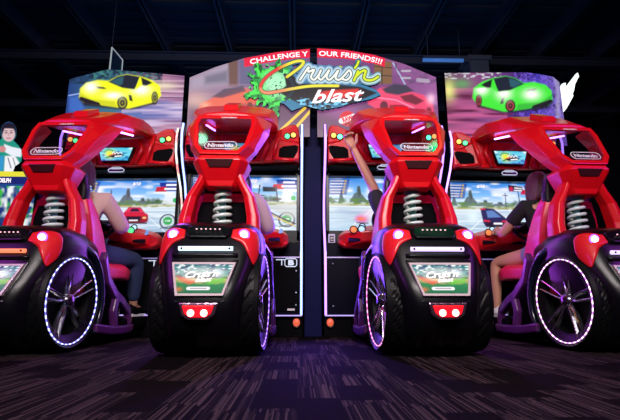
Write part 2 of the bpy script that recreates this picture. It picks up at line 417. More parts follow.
def tail_art(parent):
    """lit advertising screen in the tail: leaning trapezoid"""
    zt, zb = 0.480, 0.332; yt, yb = 2.298, 2.224; wt, wb = 0.152, 0.108
    nv, nu = 60, 96
    v = np.linspace(0, 1, nv)[:, None]; u = np.linspace(-1, 1, nu)[None, :]
    z = zb+(zt-zb)*v+0*u; y = yb+(yt-yb)*v+0*u; x = (wb+(wt-wb)*v)*u
    A = Art((x/0.155)*48+48, (1-v+0*u)*60)
    A.grad([(0,(40,110,125)),(0.35,(60,150,140)),(0.55,(190,180,110)),(0.7,(30,130,75)),(1,(5,100,65))], A.y/60+0.12*(A.noise(9,5,3)-0.5))
    n = A.noise(5, 3, 8); A.mix((235, 245, 245), (n-0.58)*5*(A.y < 26)); A.mix((20, 60, 110), (A.noise(7, 4, 11)-0.60)*6*(A.y < 30))
    A.mix((225, 90, 60), A.poly([(8,24),(30,30),(44,36),(30,42),(14,34)], 2)*0.9); A.mix((250, 225, 190), A.blob(44, 30, 22, 5)*0.9)
    A.mix((110, 200, 60), A.poly([(52,34),(86,26),(82,38),(60,42)], 2)*0.8)
    A.mix((240, 245, 240), A.ell(48, 17, 34, 10, 5)*.55); A.mix((20, 60, 60), A.poly([(24,22),(74,18),(80,25),(60,31),(26,29)], 1)*.7)
    
    A.mix((245, 245, 250), A.line([(30,50),(60,50)], 6.5)); A.mix((120, 60, 90), A.line([(33,50),(57,50)], 2.2)*0.7)
    A.mix((230, 240, 245), A.blob(74, 18, 6, 9)*0.8)
    A.mix((230, 110, 60), A.blob(14, 52, 6, 4)*0.8)
    fr = MB()
    o = [(-wt-.013, zt+.012), (wt+.013, zt+.012), (wb+.010, zb-.012), (-wb-.010, zb-.012)]
    i_ = [(-wt, zt), (wt, zt), (wb, zb), (-wb, zb)]
    sl = (yt-yb)/(zt-zb)
    Yf = lambda z_: yb+(z_-zb)*sl
    secs = [[(x_, Yf(z_)+d, z_) for x_, z_ in q] for q, d in ((o, 0.05), (o, -0.008), (i_, -0.008), (i_, 0.004))]
    # ring: loft between corner loops
    n4 = 4; vv = [p for s in secs for p in s]; ff = []
    for kk in range(3):
        for a in range(4):
            b = (a+1) % 4; ff.append((kk*4+a, kk*4+b, kk*4+4+b, kk*4+4+a))
    ff.append((3, 2, 1, 0)); fr.add(vv, ff)
    f_ = fr.build('screen_frame', pm('pale_screen_frame', (0.75, 0.62, 0.62), 0.3, coat=0.3, bump=(60, 0.02)), parent, bevel=0.003)
    f_['label'] = 'pale rose frame round the tail screen'
    s = art_grid('tail_screen', x, y-0.001, z, A.c, art_mat('lit_tail_print', 1.15), parent); s['label'] = 'lit colourful screen in the tail'
    tb = MB(); put_text(tb, "Cruis'n", (0, Yf(.430)-.004, .430), .032, bold=.0015, shear=.4, width=.17, slope=sl, tilt=R(3)); put_text(tb, 'blast', (.012, Yf(.402)-.004, .402), .024, bold=.001, shear=.4, width=.085, slope=sl, tilt=R(3))
    tb.build('screen_lettering', em('lit_white_print', (1, .93, .95), 1.0), s)
    return s

def build_proto():
    root = empty('racing_arcade_machine', (0, PY, 0))
    # ---------------- cabinet
    SIDE = [(1.80, 3.62), (1.70, 3.59), (1.58, 3.60), (1.45, 3.67), (1.30, 3.79), (1.15, 3.86), (1.0, 3.87), (.85, 3.80), (.70, 3.72), (.55, 3.70), (.18, 3.70)]
    b = MB()
    b.box(-.50, .50, 3.73, 4.14, 0.18, 0.78)              # lower body with the leg wall
    b.box(-.50, .50, 4.00, 4.14, 0.78, 1.80)              # back
    b.box(-.50, .50, 3.90, 4.00, 1.42, 1.80)              # above the screen
    cab = b.build('cabinet_body', NAVY, root, bevel=0.006)
    for sg in (-1, 1):
        q = MB(); poly = [(sg*.498, y, z) for z, y in SIDE] + [(sg*.498, 4.15, .18), (sg*.498, 4.15, 1.80)]
        q.prism(poly, (sg*.030, 0, 0)); q.build('side_panel', pm('navy_gloss_board', (.008, .010, .045), .2, coat=.4, bump=(30, .02)), root, bevel=.004)
        q = MB(); q.tube([(sg*.514, y-.006, z) for z, y in SIDE], .0095, n=8); q.build('side_light_strip', em('strip_white', (.75, .8, 1.0), 6.0), root)
    b = MB()                                               # screen surround
    b.box(-.498, -.470, 3.80, 3.91, .80, 1.45); b.box(.470, .498, 3.80, 3.91, .80, 1.45); b.box(-.498, .498, 3.80, 3.91, 1.392, 1.47); b.box(-.498, .498, 3.80, 3.91, .74, .895)
    b.build('screen_surround', BLK, root, bevel=0.004)
    p = MB(); p.box(-.525, .525, 3.76, 4.13, 0.0, 0.165); p.box(-.528, .528, 3.72, 3.76, .165, .18)
    pl = p.build('plinth', BLKM, root, bevel=0.005)
    MB().box(-.52, .52, 3.700, 3.716, .170, .180).build('edge_light', E_LINE, pl)
    for x in (-.475, .475):
        q = MB(); q.ball((x, 3.745, .118), (.029, .016, .033)); q.build('base_lamp', E_BASE, pl)['label'] = 'round red lamp low on the plinth'
        q = MB(); q.tube([(x+.036*math.cos(a), 3.745, .118+.041*math.sin(a)) for a in np.linspace(0, 2*math.pi, 20, endpoint=False)], .008, closed=True); q.build('lamp_bezel', BLK, pl)
    # belt strip, coin door, badge, card reader
    MB().box(-.50, .50, 3.712, 3.73, .648, .658).build('belt_strip', pm('chrome_painted_gleam', (0.75, 0.65, 0.95), 0.25, metal=0.8, emit=(0.35,0.30,0.8), es=0.35, bump=(40, .02)), cab)  # violet tint and emission stand in for a reflection on the chrome
    q = MB(); q.box(.20, .49, 3.715, 3.73, .21, .64)
    cd = q.build('coin_door', BLKM, cab, bevel=0.004)
    def outline(mb, x0, x1, z0, z1, y, t):
        mb.tube([(x0+.012, y, z0), (x1-.012, y, z0), (x1, y, z0+.012), (x1, y, z1-.012), (x1-.012, y, z1), (x0+.012, y, z1), (x0, y, z1-.012), (x0, y, z0+.012)], t, n=6, closed=True)
    q = MB(); outline(q, .375, .475, .575, .640, 3.712, .0045); q.box(.30, .372, 3.708, 3.714, .628, .636); q.box(.345, .353, 3.708, 3.714, .585, .636)
    put_text(q, 'B', (.428, 3.709, .607), .040, bold=.004, width=.05)
    q.build('emblem', E_OUT, cab)['label'] = 'pale outlined emblem beside the coin door'
    for x, z in ((.222, .60), (.47, .54), (.47, .36), (.222, .25), (.47, .26), (-.45, .60), (-.45, .25), (-.2, .25)):
        q = MB(); q.ball((x, 3.712, z), (.008, .006, .008), nu=10, nv=6); q.build('bolt', BOLT, cab)
    q = MB(); q.box(.40, .46, 3.705, 3.715, .215, .232); q.build('data_plate', WHT, cab)
    cr = MB().box(-.482, -.424, 3.775, 3.80, .775, .862).build('card_reader', em('card_reader_face', (.55, .48, .75), .5), cab, bevel=.004); cr['label'] = 'small pale card reader beside the dash'
    q = MB(); q.box(-.471, -.435, 3.769, 3.776, .792, .845)
    for i in range(3): q.box(-.468, -.438, 3.7665, 3.7695, .801+i*.014, .806+i*.014, 1)
    q.build('reader_keypad', [BLKM, WHT], cab)
    q = MB(); outline(q, -.07, .07, 1.395, 1.425, 3.598, .004); outline(q, -.045, .045, 1.422, 1.437, 3.598, .0035); q.box(-.075, .075, 3.602, 3.615, 1.390, 1.46, 1)
    q.build('camera_plaque', [E_OUT, BLK], cab)['label'] = 'pale outlined plaque above the screen'
    # ---------------- header
    h = MB()
    # outline in (x,z), front at y 3.60, back at 3.84
    def zface(x):  # small forward sweep to the middle
        return 3.62 - .05*(1-(x/.5)**2)
    half = [(.15, 1.445), (.30, 1.455), (.488, 1.462), (.492, 1.62), (.486, 1.77), (.462, 1.808), (.40, 1.800), (.32, 1.752), (.22, 1.700), (.10, 1.690)]
    out = [(-x, z) for x, z in half[::-1]][0:0] + half + [(-x, z) for x, z in half[::-1]]
    h.loft([[(x, zface(x)+.02*(z > 1.7), z) for x, z in out], [(x*1.0, 3.90, z) for x, z in out]])
    hd = h.build('header', REDH, root, bevel=.012, seg=3)
    MB().box(-.475, .475, 3.64, 3.90, 1.425, 1.443).build('header_soffit', BLKM, hd)
    for sg in (-1, 1):                                     # ribs framing sign and speakers
        for pts_, rr_ in (([(sg*.20, 3.565, 1.675), (sg*.225, 3.562, 1.58), (sg*.17, 3.555, 1.455)], [.020, .022, .016]),
                          ([(sg*.33, 3.575, 1.73), (sg*.29, 3.567, 1.58), (sg*.27, 3.575, 1.47)], [.014, .018, .012]),
                          ([(sg*.30, 3.60, 1.70), (sg*.40, 3.615, 1.655), (sg*.485, 3.63, 1.63)], [.012, .016, .012]),
                          ([(sg*.28, 3.575, 1.475), (sg*.40, 3.60, 1.472), (sg*.485, 3.62, 1.48)], [.016, .018, .014])):
            MB().tube(pts_, rr_, n=8).build('header_rib', REDH, hd)
    for sg in (-1, 1):
        pts = [(.315, 1.50), (.34, 1.485), (.44, 1.487), (.475, 1.55), (.485, 1.60), (.46, 1.61), (.35, 1.59), (.32, 1.565)]
        q = MB(); q.loft([[(sg*x, zface(x)-.008, z) for x, z in pts], [(sg*x, zface(x)+.03, z) for x, z in pts]])
        q.build('speaker_grille', BLKM, hd, bevel=.004)
        for x, mt, nm in ((.440, E_ORA, 'amber_lamp'), (.387, E_GRN, 'green_lamp')):
            q = MB(); q.ball((sg*x, zface(x)-.004, (1.700 if x > .4 else 1.685)), (.021, .016, .021)); q.build(nm, mt, hd)
        q = MB()
        for x in (.440, .387): q.tube([(sg*x+.026*math.cos(a), zface(x)-.002, (1.700 if x > .4 else 1.685)+.026*math.sin(a)) for a in np.linspace(0, 2*math.pi, 18, endpoint=False)], .005, n=6, closed=True)
        q.build('lamp_bezel', BLK, hd)
    # lit sign in the header
    nv, nu = 34, 80; v = np.linspace(0, 1, nv)[:, None]; u = np.linspace(-1, 1, nu)[None, :]
    z = 1.485+.115*v+0*u; x = (.115+.035*v)*u; y = 3.552+0*x
    A = Art(u*20+20+0*v, (1-v)*14+0*u)
    A.grad([(0,(70,190,220)),(.5,(120,220,235)),(1,(60,170,215))], A.y/14); A.mix((20,110,180), (A.noise(4,2,3)-.6)*4)
    A.mix((230,235,60), A.blob(13, 7, 6, 4.5)*1.3); A.mix((60,170,70), A.line(smooth_path([(6,5),(10,2.5),(16,3),(20,6)]), 1.3)); A.mix((40,140,60), A.line([(8,11),(16,9)], 1.5))
    A.mix((20,30,40), A.poly([(11,9),(20,5),(33,8),(28,10.5),(16,11)], .6)); A.mix((235,120,60), A.line([(13,8.5),(20,6.5)], 1.2))
    A.mix((250,250,250), A.line(smooth_path([(16,7),(18,4.5),(20,7),(22,5),(24,7),(26,5),(29,6.5)]), .9)); A.mix((255,255,255), A.line([(20,9.6),(29,9)], 1.3))
    A.mix((240,248,255), np.maximum(A.blob(1.5,1,2.5,1.5), A.blob(38.5,1,2.5,1.5)))
    sg_ = art_grid('header_sign', x, y, z, A.c, art_mat('lit_header_print', 1.1), hd); sg_['label'] = 'lit blue sign in the middle of the header'
    q = MB(); q.loft([[(sx*(wx), 3.556, zz) for sx, wx, zz in ((-1, .122, 1.478), (1, .122, 1.478), (1, .160, 1.607), (-1, .160, 1.607))], [(sx*(wx), 3.60, zz) for sx, wx, zz in ((-1, .122, 1.478), (1, .122, 1.478), (1, .160, 1.607), (-1, .160, 1.607))]])
    q.build('sign_tray', BLK, hd)
    # ---------------- dash
    d = MB()
    def dsec(x, yf, z1, z0, zt_): return [(x, yf, z0), (x, yf-.01, z1), (x, 3.66, zt_), (x, 3.74, zt_), (x, 3.74, z0-.03), (x, 3.56, z0-.04)]
    d.loft([dsec(-.405, 3.62, .815, .79, .83), dsec(-.36, 3.54, .830, .76, .870), dsec(-.24, 3.47, .84, .755, .90), dsec(-.12, 3.45, .845, .76, .92), dsec(.12, 3.45, .845, .76, .92), dsec(.24, 3.47, .84, .755, .90), dsec(.36, 3.54, .830, .76, .870), dsec(.405, 3.62, .815, .79, .83)])
    dash = d.build('dashboard', REDH, root, bevel=.012, seg=3)
    q = MB(); q.tube([(-.34, 3.50, .775), (0, 3.45, .765), (.34, 3.50, .775)], .016, n=8); q.build('dash_trim', BLK, dash)
    q = MB(); q.box(-.10, .10, 3.46, 3.64, .90, .945); q.box(-.08, .08, 3.43, 3.47, .85, .93); q.build('column_shroud', BLK, dash, bevel=.012)
    for x, z, r, mt in ((-.30, .852, .024, E_BUTO), (-.235, .856, .024, E_BUTB), (.225, .856, .026, E_BUTG), (-.215, .895, .020, E_BUTB), (.21, .898, .020, E_BUTB)):
        yy = 3.47+(.0 if z < .87 else .10)
        q = MB(); q.ball((x, yy, z), (r, .014, r)); q.build('dash_button', mt, dash)
        q = MB(); q.tube([(x+(r+.005)*math.cos(a), yy+.002, z+(r+.005)*math.sin(a)) for a in np.linspace(0, 2*math.pi, 18, endpoint=False)], .005, n=6, closed=True); q.build('button_bezel', BLK, dash)
    q = MB(); put_text(q, 'B', (.345, 3.508, .845), .034, bold=.003, shear=.3); q.build('dash_emblem', pm('blue_emblem', (.15, .35, .8), .4, emit=(.1, .25, .7), es=.5, bump=(50, .01)), dash)
    # steering wheel
    sw = MB(); T = Matrix.Translation((0, 3.38, .90)) @ Matrix.Rotation(R(-28), 4, 'X')
    tp = lambda p: tuple(T @ Vector(p))
    sw.tube([tp((.155*math.cos(a), 0, .155*math.sin(a))) for a in np.linspace(0, 2*math.pi, 36, endpoint=False)], .015, n=10, closed=True)
    st = sw.build('steering_wheel', BLK, root)
    q = MB()
    for a in (R(-10), R(190), R(270)): q.tube([tp((.02*math.cos(a), .02, .02*math.sin(a))), tp((.15*math.cos(a), 0, .15*math.sin(a)))], [.016, .010], n=8)
    q.build('wheel_spoke', DCHR, st)
    q = MB(); q.tube([tp((0, -.012, 0)), tp((0, .03, 0)), tp((0, .12, 0))], [.035, .040, .025], n=16); q.build('wheel_hub', BLK, st)
    # ---------------- pod: base
    b = MB(); b.box(-.27, .27, 2.72, 3.76, .02, .085); b.box(-.30, .30, 3.30, 3.76, .085, .16)
    bs = b.build('base_platform', BLKM, root, bevel=.01)
    PUR = pm('dark_violet_frame', (.09, .015, .12), .35, coat=.2, bump=(40, .03))
    for sg in (-1, 1):
        q = MB(); path = [(2.90, .60), (2.98, .44), (3.12, .34), (3.24, .29), (3.36, .22), (3.40, .12)]
        q.loft([[(sg*(.30+.02*i), y-.01, z-.028), (sg*(.335+.02*min(i, 2)), y-.01, z-.028), (sg*(.335+.02*min(i, 2)), y+.01, z+.028), (sg*(.30+.02*i if i < 2 else .30), y+.01, z+.028)] if False else
                [(sg*(.27), y-.01, z-.028), (sg*(.27+.05), y-.01, z-.028), (sg*(.27+.05), y+.015, z+.028), (sg*(.27), y+.015, z+.028)] for i, (y, z) in enumerate(path)])
        q.loft([[(sg*.27, y, z-.03), (sg*.325, y, z-.03), (sg*.325, y, z+.03), (sg*.27, y, z+.03)] for y, z in ((2.86, .12), (3.1, .09), (3.30, .085), (3.44, .09))])
        q.loft([[(sg*.275, y-.03, z), (sg*.32, y-.03, z), (sg*.32, y+.03, z), (sg*.275, y+.03, z)] for y, z in ((3.16, .34), (3.12, .22), (3.16, .10))])
        q.build('side_frame', PUR, root, bevel=.012, seg=3)
    for x in (-.09, .09): q = MB(); q.loft([[(x-.04, y-.01, z), (x+.04, y-.01, z), (x+.04, y+.012, z), (x-.04, y+.012, z)] for y, z in ((3.60, .17), (3.66, .30))]); q.build('pedal', DCHR, root, bevel=.004)
    # ---------------- pod: tail shell
    s = MB(); secs = []
    for z_, hw, yr in ZT:
        Y0 = 2.72; sec = []
        for i in range(33):
            a = math.pi*i/32; ca, sa = math.cos(a), math.sin(a)
            sec.append((hw*math.copysign(abs(ca)**(2/4.6), ca), Y0-(Y0-yr)*abs(sa)**(2/4.6), z_))
        sec += [(-hw*.9, 2.92, z_-(.04 if z_ > .6 else 0)), (hw*.9, 2.92, z_-(.04 if z_ > .6 else 0))]
        secs.append(sec)
    s.loft(secs, smooth=True)
    tail = s.build('tail_shell', BLK, root)
    # fenders round the tyres
    for sg in (-1, 1):
        q = MB(); secs = []
        for i, a in enumerate(np.linspace(R(-38), R(124), 28)):
            r0 = .320; r1 = .378+.03*math.exp(-((a-R(112))/.5)**2)
            ca, sa = math.cos(a), math.sin(a)
            P = lambda x, r: (sg*x, WY+r*ca, WZ+r*sa); xo = .318-.110*min(1, max(0, (a-R(58))/R(50)))**1.1
            secs.append([P(.12, r0), P(xo-.013, r0), P(xo, r0+.012), P(xo-.007, r1-.02), P(xo-.03, r1), P(.12, r1+.01)])
        q.loft(secs, smooth=True)
        q.build('fender', pm('blue_black_fender', (.008, .010, .03), .22, coat=.5, bump=(60, .02)), root, bevel=.004)
    # red corner panels
    up = [(.130,.676),(.175,.690),(.225,.690),(.258,.665),(.272,.60),(.268,.535),(.250,.485)]; lo = [(.125,.628),(.152,.616),(.178,.602),(.196,.584),(.214,.552),(.231,.518),(.246,.484)]
    for sg in (-1, 1):
        q = MB(); ruled(q, up, lo, .010, .03, mir=False)
        if sg < 0: q = mirrored(q)
        pn = q.build('tail_panel', REDP, root); pn['label'] = 'red corner panel of the black tail'
        x, z = .190, .648; y = tail_y(x, z)-.012
        q = MB(); q.ball((sg*x, y, z), (.021, .012, .021)); q.build('tail_light', E_TAIL, pn)
        q = MB(); q.tube([(sg*x+.026*math.cos(a), y+.004, z+.026*math.sin(a)) for a in np.linspace(0, 2*math.pi, 24, endpoint=False)], .0055, n=6, closed=True); q.build('light_ring', E_RING, pn)
    # centre spoiler with dots
    q = MB()
    for dx in (0,): q.loft([[(x, tail_y(x, z_)-dd, z_) for x, z_ in ((-.115, .690), (-.12, .655), (-.10, .628), (.10, .628), (.12, .655), (.115, .690), (.07, .705), (-.07, .705))] for dd in (-.05, .028)])
    sp = q.build('tail_spoiler', BLK, tail, bevel=.010, seg=3)
    q = MB()
    for i in range(6): x = -.062+i*.0248; q.ball((x, tail_y(x, .672)-.030, .676), (.0055, .004, .004), nu=8, nv=6)
    q.build('spoiler_leds', E_DOT, tail)
    # light bar
    q = MB(); q.tube([(x, tail_y(x, .566)-.012, .566) for x in np.linspace(-.142, .142, 12)], .0125, n=10); lb = q.build('light_bar', em('tail_bar_glow', (.72, .58, 1.0), 1.3), tail)
    [MB().ball((sg*.125, tail_y(.125, .566)-.024, .566), (.006, .004, .006), nu=10, nv=6).build('bar_screw', BLKM, tail) for sg in (-1, 1)]
    q = MB(); q.tube([(x, tail_y(x, .530)-.004, .530) for x in np.linspace(-.17, .17, 12)], .012, n=8); q.build('screen_brow', BLK, tail)
    q = MB(); q.loft([[(x, y_, z_) for x, y_, z_ in ((-.178, 2.32, .508), (.178, 2.32, .508), (.125, 2.22, .285), (-.125, 2.22, .285))], [(x, y_+.06, z_) for x, y_, z_ in ((-.178, 2.32, .508), (.178, 2.32, .508), (.125, 2.22, .285), (-.125, 2.22, .285))]])
    q.build('screen_housing', BLK, tail, bevel=.008)
    tail_art(tail)
    # brake lamp cluster
    q = MB(); out = [(-.098, .276), (.098, .276), (.082, .215), (.045, .192), (-.045, .192), (-.082, .215)]
    q.loft([[(x, 2.205, z_+.012) for x, z_ in out], [(x, 2.26, z_+.012) for x, z_ in out]]); bl = q.build('brake_cluster', pm('cluster_chrome', (.35, .2, .3), .2, metal=.9, bump=(35, .3)), root, bevel=.008)
    q = MB(); inn = [(-.078, .262), (.078, .262), (.064, .222), (.038, .205), (-.038, .205), (-.064, .222)]
    q.loft([[(x, 2.198, z_+.012) for x, z_ in inn], [(x, 2.21, z_+.012) for x, z_ in inn]]); q.build('red_lens', E_REDL, bl, bevel=.004)
    for x in (-.032, .032): q = MB(); q.ball((x, 2.196, .238), (.0175, .010, .0175)); q.build('brake_light', E_RED, bl)
    # tyres, rims
    n_before = set(bpy.data.objects)
    for sg in (-1, 1):
        prof = [(.324, .262), (.334, .270), (.328, .279), (.306, .287)] + [(x, .297-.35*max(0, x-.235)**1.3) for x in np.linspace(.290, .125, 16)] + [(.112, .292), (.105, .275), (.11, .20), (.20, .19), (.30, .20), (.322, .245)]
        n = 96; secs = []
        for kk in range(n):
            a = 2*math.pi*kk/n; sec = []
            for j, (x, r) in enumerate(prof):
                if 4 <= j < 20:
                    ph = abs(j-11.5)*0.9
                    if (kk+ph) % 4 < 1.1 or j in (8, 15): r -= .0045
                sec.append((x, WY+r*math.cos(a), WZ+r*math.sin(a)))
            secs.append(sec)
        secs.append(secs[0]); q = MB(); q.loft(secs, smooth=False, cap=False)
        if sg < 0: q = mirrored(q)
        q.build('tyre', RUB, root)
        q = MB(); q.lathe_x([(.322, .262), (.322, .250), (.314, .243), (.27, .232), (.22, .228), (.22, .235), (.29, .245), (.315, .262)], (WY, WZ))
        q.lathe_x([(.23, .232), (.225, .02), (.215, .02), (.215, .232)], (WY, WZ), mi=1)
        if sg < 0: q = mirrored(q)
        rim = q.build('wheel_rim', [DCHR, BLKM], root)
        for k5 in range(5):
            q = MB(); a0 = R(90)+2*math.pi*k5/5+R(8)
            for da in (-.20, .20):
                pts = []
                for r, x, dd in ((.03, .294, .9), (.09, .298, 1.0), (.17, .306, .72), (.238, .314, .62)):
                    a = a0+da*dd; pts.append((x, r, a))
                secs = []
                for x, r, a in pts:
                    c_, s_ = math.cos(a), math.sin(a); wd = .0105-.02*(r-.03)*.2; 
                    P = lambda dx, t: (x+dx, WY+r*c_-t*s_, WZ+r*s_+t*c_)
                    secs.append([P(-.02, wd), P(-.02, -wd), P(0, -wd*.55), P(.004, 0), P(0, wd*.55)])
                q.loft(secs)
            if sg < 0: q = mirrored(q)
            q.build('rim_spoke', CHR, rim)
        q = MB(); q.lathe_x([(.316, .0), (.318, .024), (.306, .038), (.28, .045), (.25, .045), (.25, 0)], (WY, WZ), n=24, closed=False)
        for k5 in range(5): a = 2*math.pi*k5/5+.3; q.ball((.308, WY+.033*math.cos(a), WZ+.033*math.sin(a)), .006, nu=8, nv=6)
        if sg < 0: q = mirrored(q)
        q.build('hub', DCHR, rim)
        q = MB()
        for t0 in (R(35),):
            secs = []
            for a in np.linspace(t0-.32, t0+.32, 8): secs.append([(xx, WY+rr*math.cos(a), WZ+rr*math.sin(a)) for xx, rr in ((.235, .12), (.275, .12), (.280, .16), (.275, .20), (.235, .20))])
            q.loft(secs)
        if sg < 0: q = mirrored(q)
        q.build('brake_caliper', CALI, rim, bevel=.004)
        q = MB()
        for kk in range(160):
            a0, a1 = 2*math.pi*kk/160, 2*math.pi*(kk+1)/160
            q.loft([[(.324+dx, WY+(.252+dr)*math.cos(a), WZ+(.252+dr)*math.sin(a)) for dx, dr in ((-.004, -.003), (.003, -.0025), (.003, .0025), (-.004, .003))] for a in (a0, a1)], mi=(kk//2) % 2, cap=False)
        if sg < 0: q = mirrored(q)
        q.build('rim_light', [E_WHITE, E_LINE], rim)
    for o_n in set(bpy.data.objects)-n_before:
        sg_n = 1 if np.mean([v_.co.x for v_ in o_n.data.vertices]) > 0 else -1
        o_n.data.transform(Matrix.Translation((.300*sg_n, WY-PY, 0)) @ Matrix.Rotation(R(-3.2)*sg_n, 4, 'Z') @ Matrix.Translation((-.335*sg_n, PY-WY, 0)))     # the wheels stand a little toed out
    # ---------------- spring and damper
    q = MB(); pts = []
    for i in range(121):
        a = 2*math.pi*5.2*i/120; z_ = .745+.235*i/120; r = .056-.010*i/120; pts.append((r*math.cos(a), 2.78+r*math.sin(a), z_))
    q.tube(pts, .0115, n=8); spg = q.build('coil_spring', SPR, root)
    q = MB(); q.tube([(0, 2.78, .70), (0, 2.78, 1.00)], .022, n=14); q.tube([(0, 2.78, .98), (0, 2.78, 1.00), (0, 2.78, 1.10)], [.055, .046, .036], n=18); dm = q.build('damper', TEAL, root)
    q = MB(); q.tube([(.060*math.cos(t_), 2.78+.060*math.sin(t_), 1.035) for t_ in np.linspace(0, 2*math.pi, 20, endpoint=False)], .006, n=6, closed=True); q.build('damper_light', em('damper_pale_glow', (.75, 1.0, .85), 9.0), dm)
    # ---------------- pillars
    for sg in (-1, 1):
        q = MB(); secs = []
        for x, y, z_, wx, wy in ((.212, 2.68, .68, .042, .060), (.208, 2.69, .80, .040, .055), (.180, 2.70, .93, .035, .050), (.130, 2.70, 1.02, .030, .048), (.105, 2.70, 1.08, .030, .048)):
            secs.append([(sg*(x-wx), y-wy*.5, z_), (sg*(x-wx*.2), y-wy, z_), (sg*(x+wx*.6), y-wy*.9, z_), (sg*(x+wx), y-wy*.3, z_), (sg*(x+wx*.95), y+wy, z_), (sg*(x-wx), y+wy, z_)])
        q.loft(secs); q.build('rear_pillar', RED, root, bevel=.006)
        q = MB(); secs = []
        for x, y, z_ in ((.15, 2.86, .70), (.10, 2.86, .90), (.045, 2.84, 1.10)):
            secs.append([(sg*(x-.014), y-.02, z_), (sg*(x+.014), y-.02, z_), (sg*(x+.014), y+.02, z_), (sg*(x-.014), y+.02, z_)])
        q.loft(secs); q.build('inner_strut', BLK, root, bevel=.004)
    # neck
    n_before = set(bpy.data.objects)
    q = MB()
    def oc(hw, y0, y1, z_, ch=.03): return [(-hw+ch, y0, z_), (hw-ch, y0, z_), (hw, y0+ch*1.4, z_), (hw, y1, z_), (-hw, y1, z_), (-hw, y0+ch*1.4, z_)]
    q.loft([oc(.120, 2.655, 2.80, 1.055), oc(.155, 2.615, 2.80, 1.125, .04), oc(.176, 2.592, 2.80, 1.172, .045), oc(.130, 2.605, 2.79, 1.215, .02)])
    q.loft([oc(.120, 2.655, 2.80, 1.055), oc(.100, 2.66, 2.80, 1.02), ])
    nk = q.build('canopy_neck', RED, root, bevel=.006)
    q = MB(); q.loft([[(x, y_, z_) for x, y_, z_ in ((-.088, 2.588, 1.176), (.088, 2.588, 1.176), (.062, 2.606, 1.128), (-.062, 2.606, 1.128))], [(x, 2.66, z_) for x, z_ in ((-.088, 1.176), (.088, 1.176), (.062, 1.128), (-.062, 1.128))]])
    q.build('neck_slot', pm('recess_shade_red', (.04, .001, .003), .5, bump=(40, .03)), nk, bevel=.003)  # dark red paints the shade of a recess onto a flush patch
    # ---------------- canopy
    c = MB(); pl_y = lambda z_: 2.585+(z_-1.21)*.60
    O = [(-.120, 1.205), (.120, 1.205), (.172, 1.275), (.200, 1.47), (.190, 1.545), (-.190, 1.545), (-.200, 1.47), (-.172, 1.275)]
    I = [(-.105, 1.238), (.105, 1.238), (.145, 1.29), (.172, 1.46), (.165, 1.515), (-.165, 1.515), (-.172, 1.46), (-.145, 1.29)]
    lo4 = [[(x, pl_y(z_)+.03, z_) for x, z_ in O], [(x, pl_y(z_), z_) for x, z_ in O], [(x, pl_y(z_), z_) for x, z_ in I], [(x, pl_y(z_)+.03, z_) for x, z_ in I]]
    lo4.append(lo4[0]); c.loft(lo4, cap=False)
    cf = c.build('canopy_frame', RED, root, bevel=.007)
    g = MB(); Gs = [(x*1.03, z_+(.004 if z_ > 1.4 else -.004)) for x, z_ in I]
    g.loft([[(x, pl_y(z_)+.012, z_) for x, z_ in Gs], [(x, pl_y(z_)+.018, z_) for x, z_ in Gs]])
    g.build('canopy_window', GLS, cf)['label'] = 'tinted clear rear window of the canopy'
    # sticker
    st_ = MB(); sl = .60; zc_ = 1.274; hh = .029; ww = .100
    ring = []
    for k_ in range(32):
        a = 2*math.pi*k_/32; px_ = hh*math.cos(a)+math.copysign(ww-hh, math.cos(a)); pz = hh*math.sin(a); ring.append((px_, pl_y(zc_+pz)-.003, zc_+pz))
    st_.tube(ring, .0032, n=6, closed=True)
    put_text(st_, 'Nintendo', (0, pl_y(zc_)-.004, zc_), .030, bold=.0014, width=.160, slope=sl)
    stk = st_.build('window_sticker', WHT, cf); stk['label'] = 'white outlined oval lettering on the window'
    q = MB(); put_text(q, 'CRUISN', (0.02, pl_y(1.522)-.0025, 1.522), .010, bold=.0008, width=.10, slope=sl); q.build('window_caption', WHT, cf)
    # side arches
    for sg in (-1, 1):
        q = MB()
        Rr = [(.118, pl_y(1.205)+.02, 1.203), (.172, pl_y(1.275)+.01, 1.275), (.200, pl_y(1.47)+.01, 1.47), (.190, pl_y(1.545)+.01, 1.550)]
        Ff = [(.150, 2.72, 1.170), (.215, 2.80, 1.285), (.278, 2.93, 1.455), (.290, 3.06, 1.600)]
        Mm = [(.140, 2.66, 1.178), (.205, 2.70, 1.270), (.252, 2.80, 1.450), (.252, 2.93, 1.580)]
        inn = lambda p, k_: (p[0]-k_, p[1]+.0, p[2]-.012)
        secs = [[(sg*a[0], a[1], a[2]), (sg*b_[0], b_[1], b_[2]), (sg*c_[0], c_[1], c_[2]), (sg*(c_[0]-.03), c_[1], c_[2]-.02), (sg*(b_[0]-.035), b_[1]+.01, b_[2]-.015), (sg*(a[0]-.025), a[1]+.02, a[2]-.01)] for a, b_, c_ in zip(Rr, Mm, Ff)]
        q.loft(secs); q.build('side_arch', RED, cf, bevel=.006)
    for o_n in set(bpy.data.objects)-n_before: o_n.data.transform(Matrix.Translation((0, 0, -.028)))
    # roof
    q = MB(); secs = []
    for y, hw, z_, th in ((2.80, .19, 1.528, .015), (3.00, .275, 1.640, .065), (3.13, .298, 1.725, .115), (3.35, .312, 1.785, .115), (3.50, .312, 1.80, .105), (3.64, .30, 1.80, .09)):
        secs.append([(-hw, y, z_-th), (-hw, y, z_-.015), (-hw*.7, y, z_+.012), (-.06, y, z_+.02), (.06, y, z_+.02), (hw*.7, y, z_+.012), (hw, y, z_-.015), (hw, y, z_-th)])
    q.loft(secs); rf = q.build('canopy_roof', RED, root, bevel=.010)
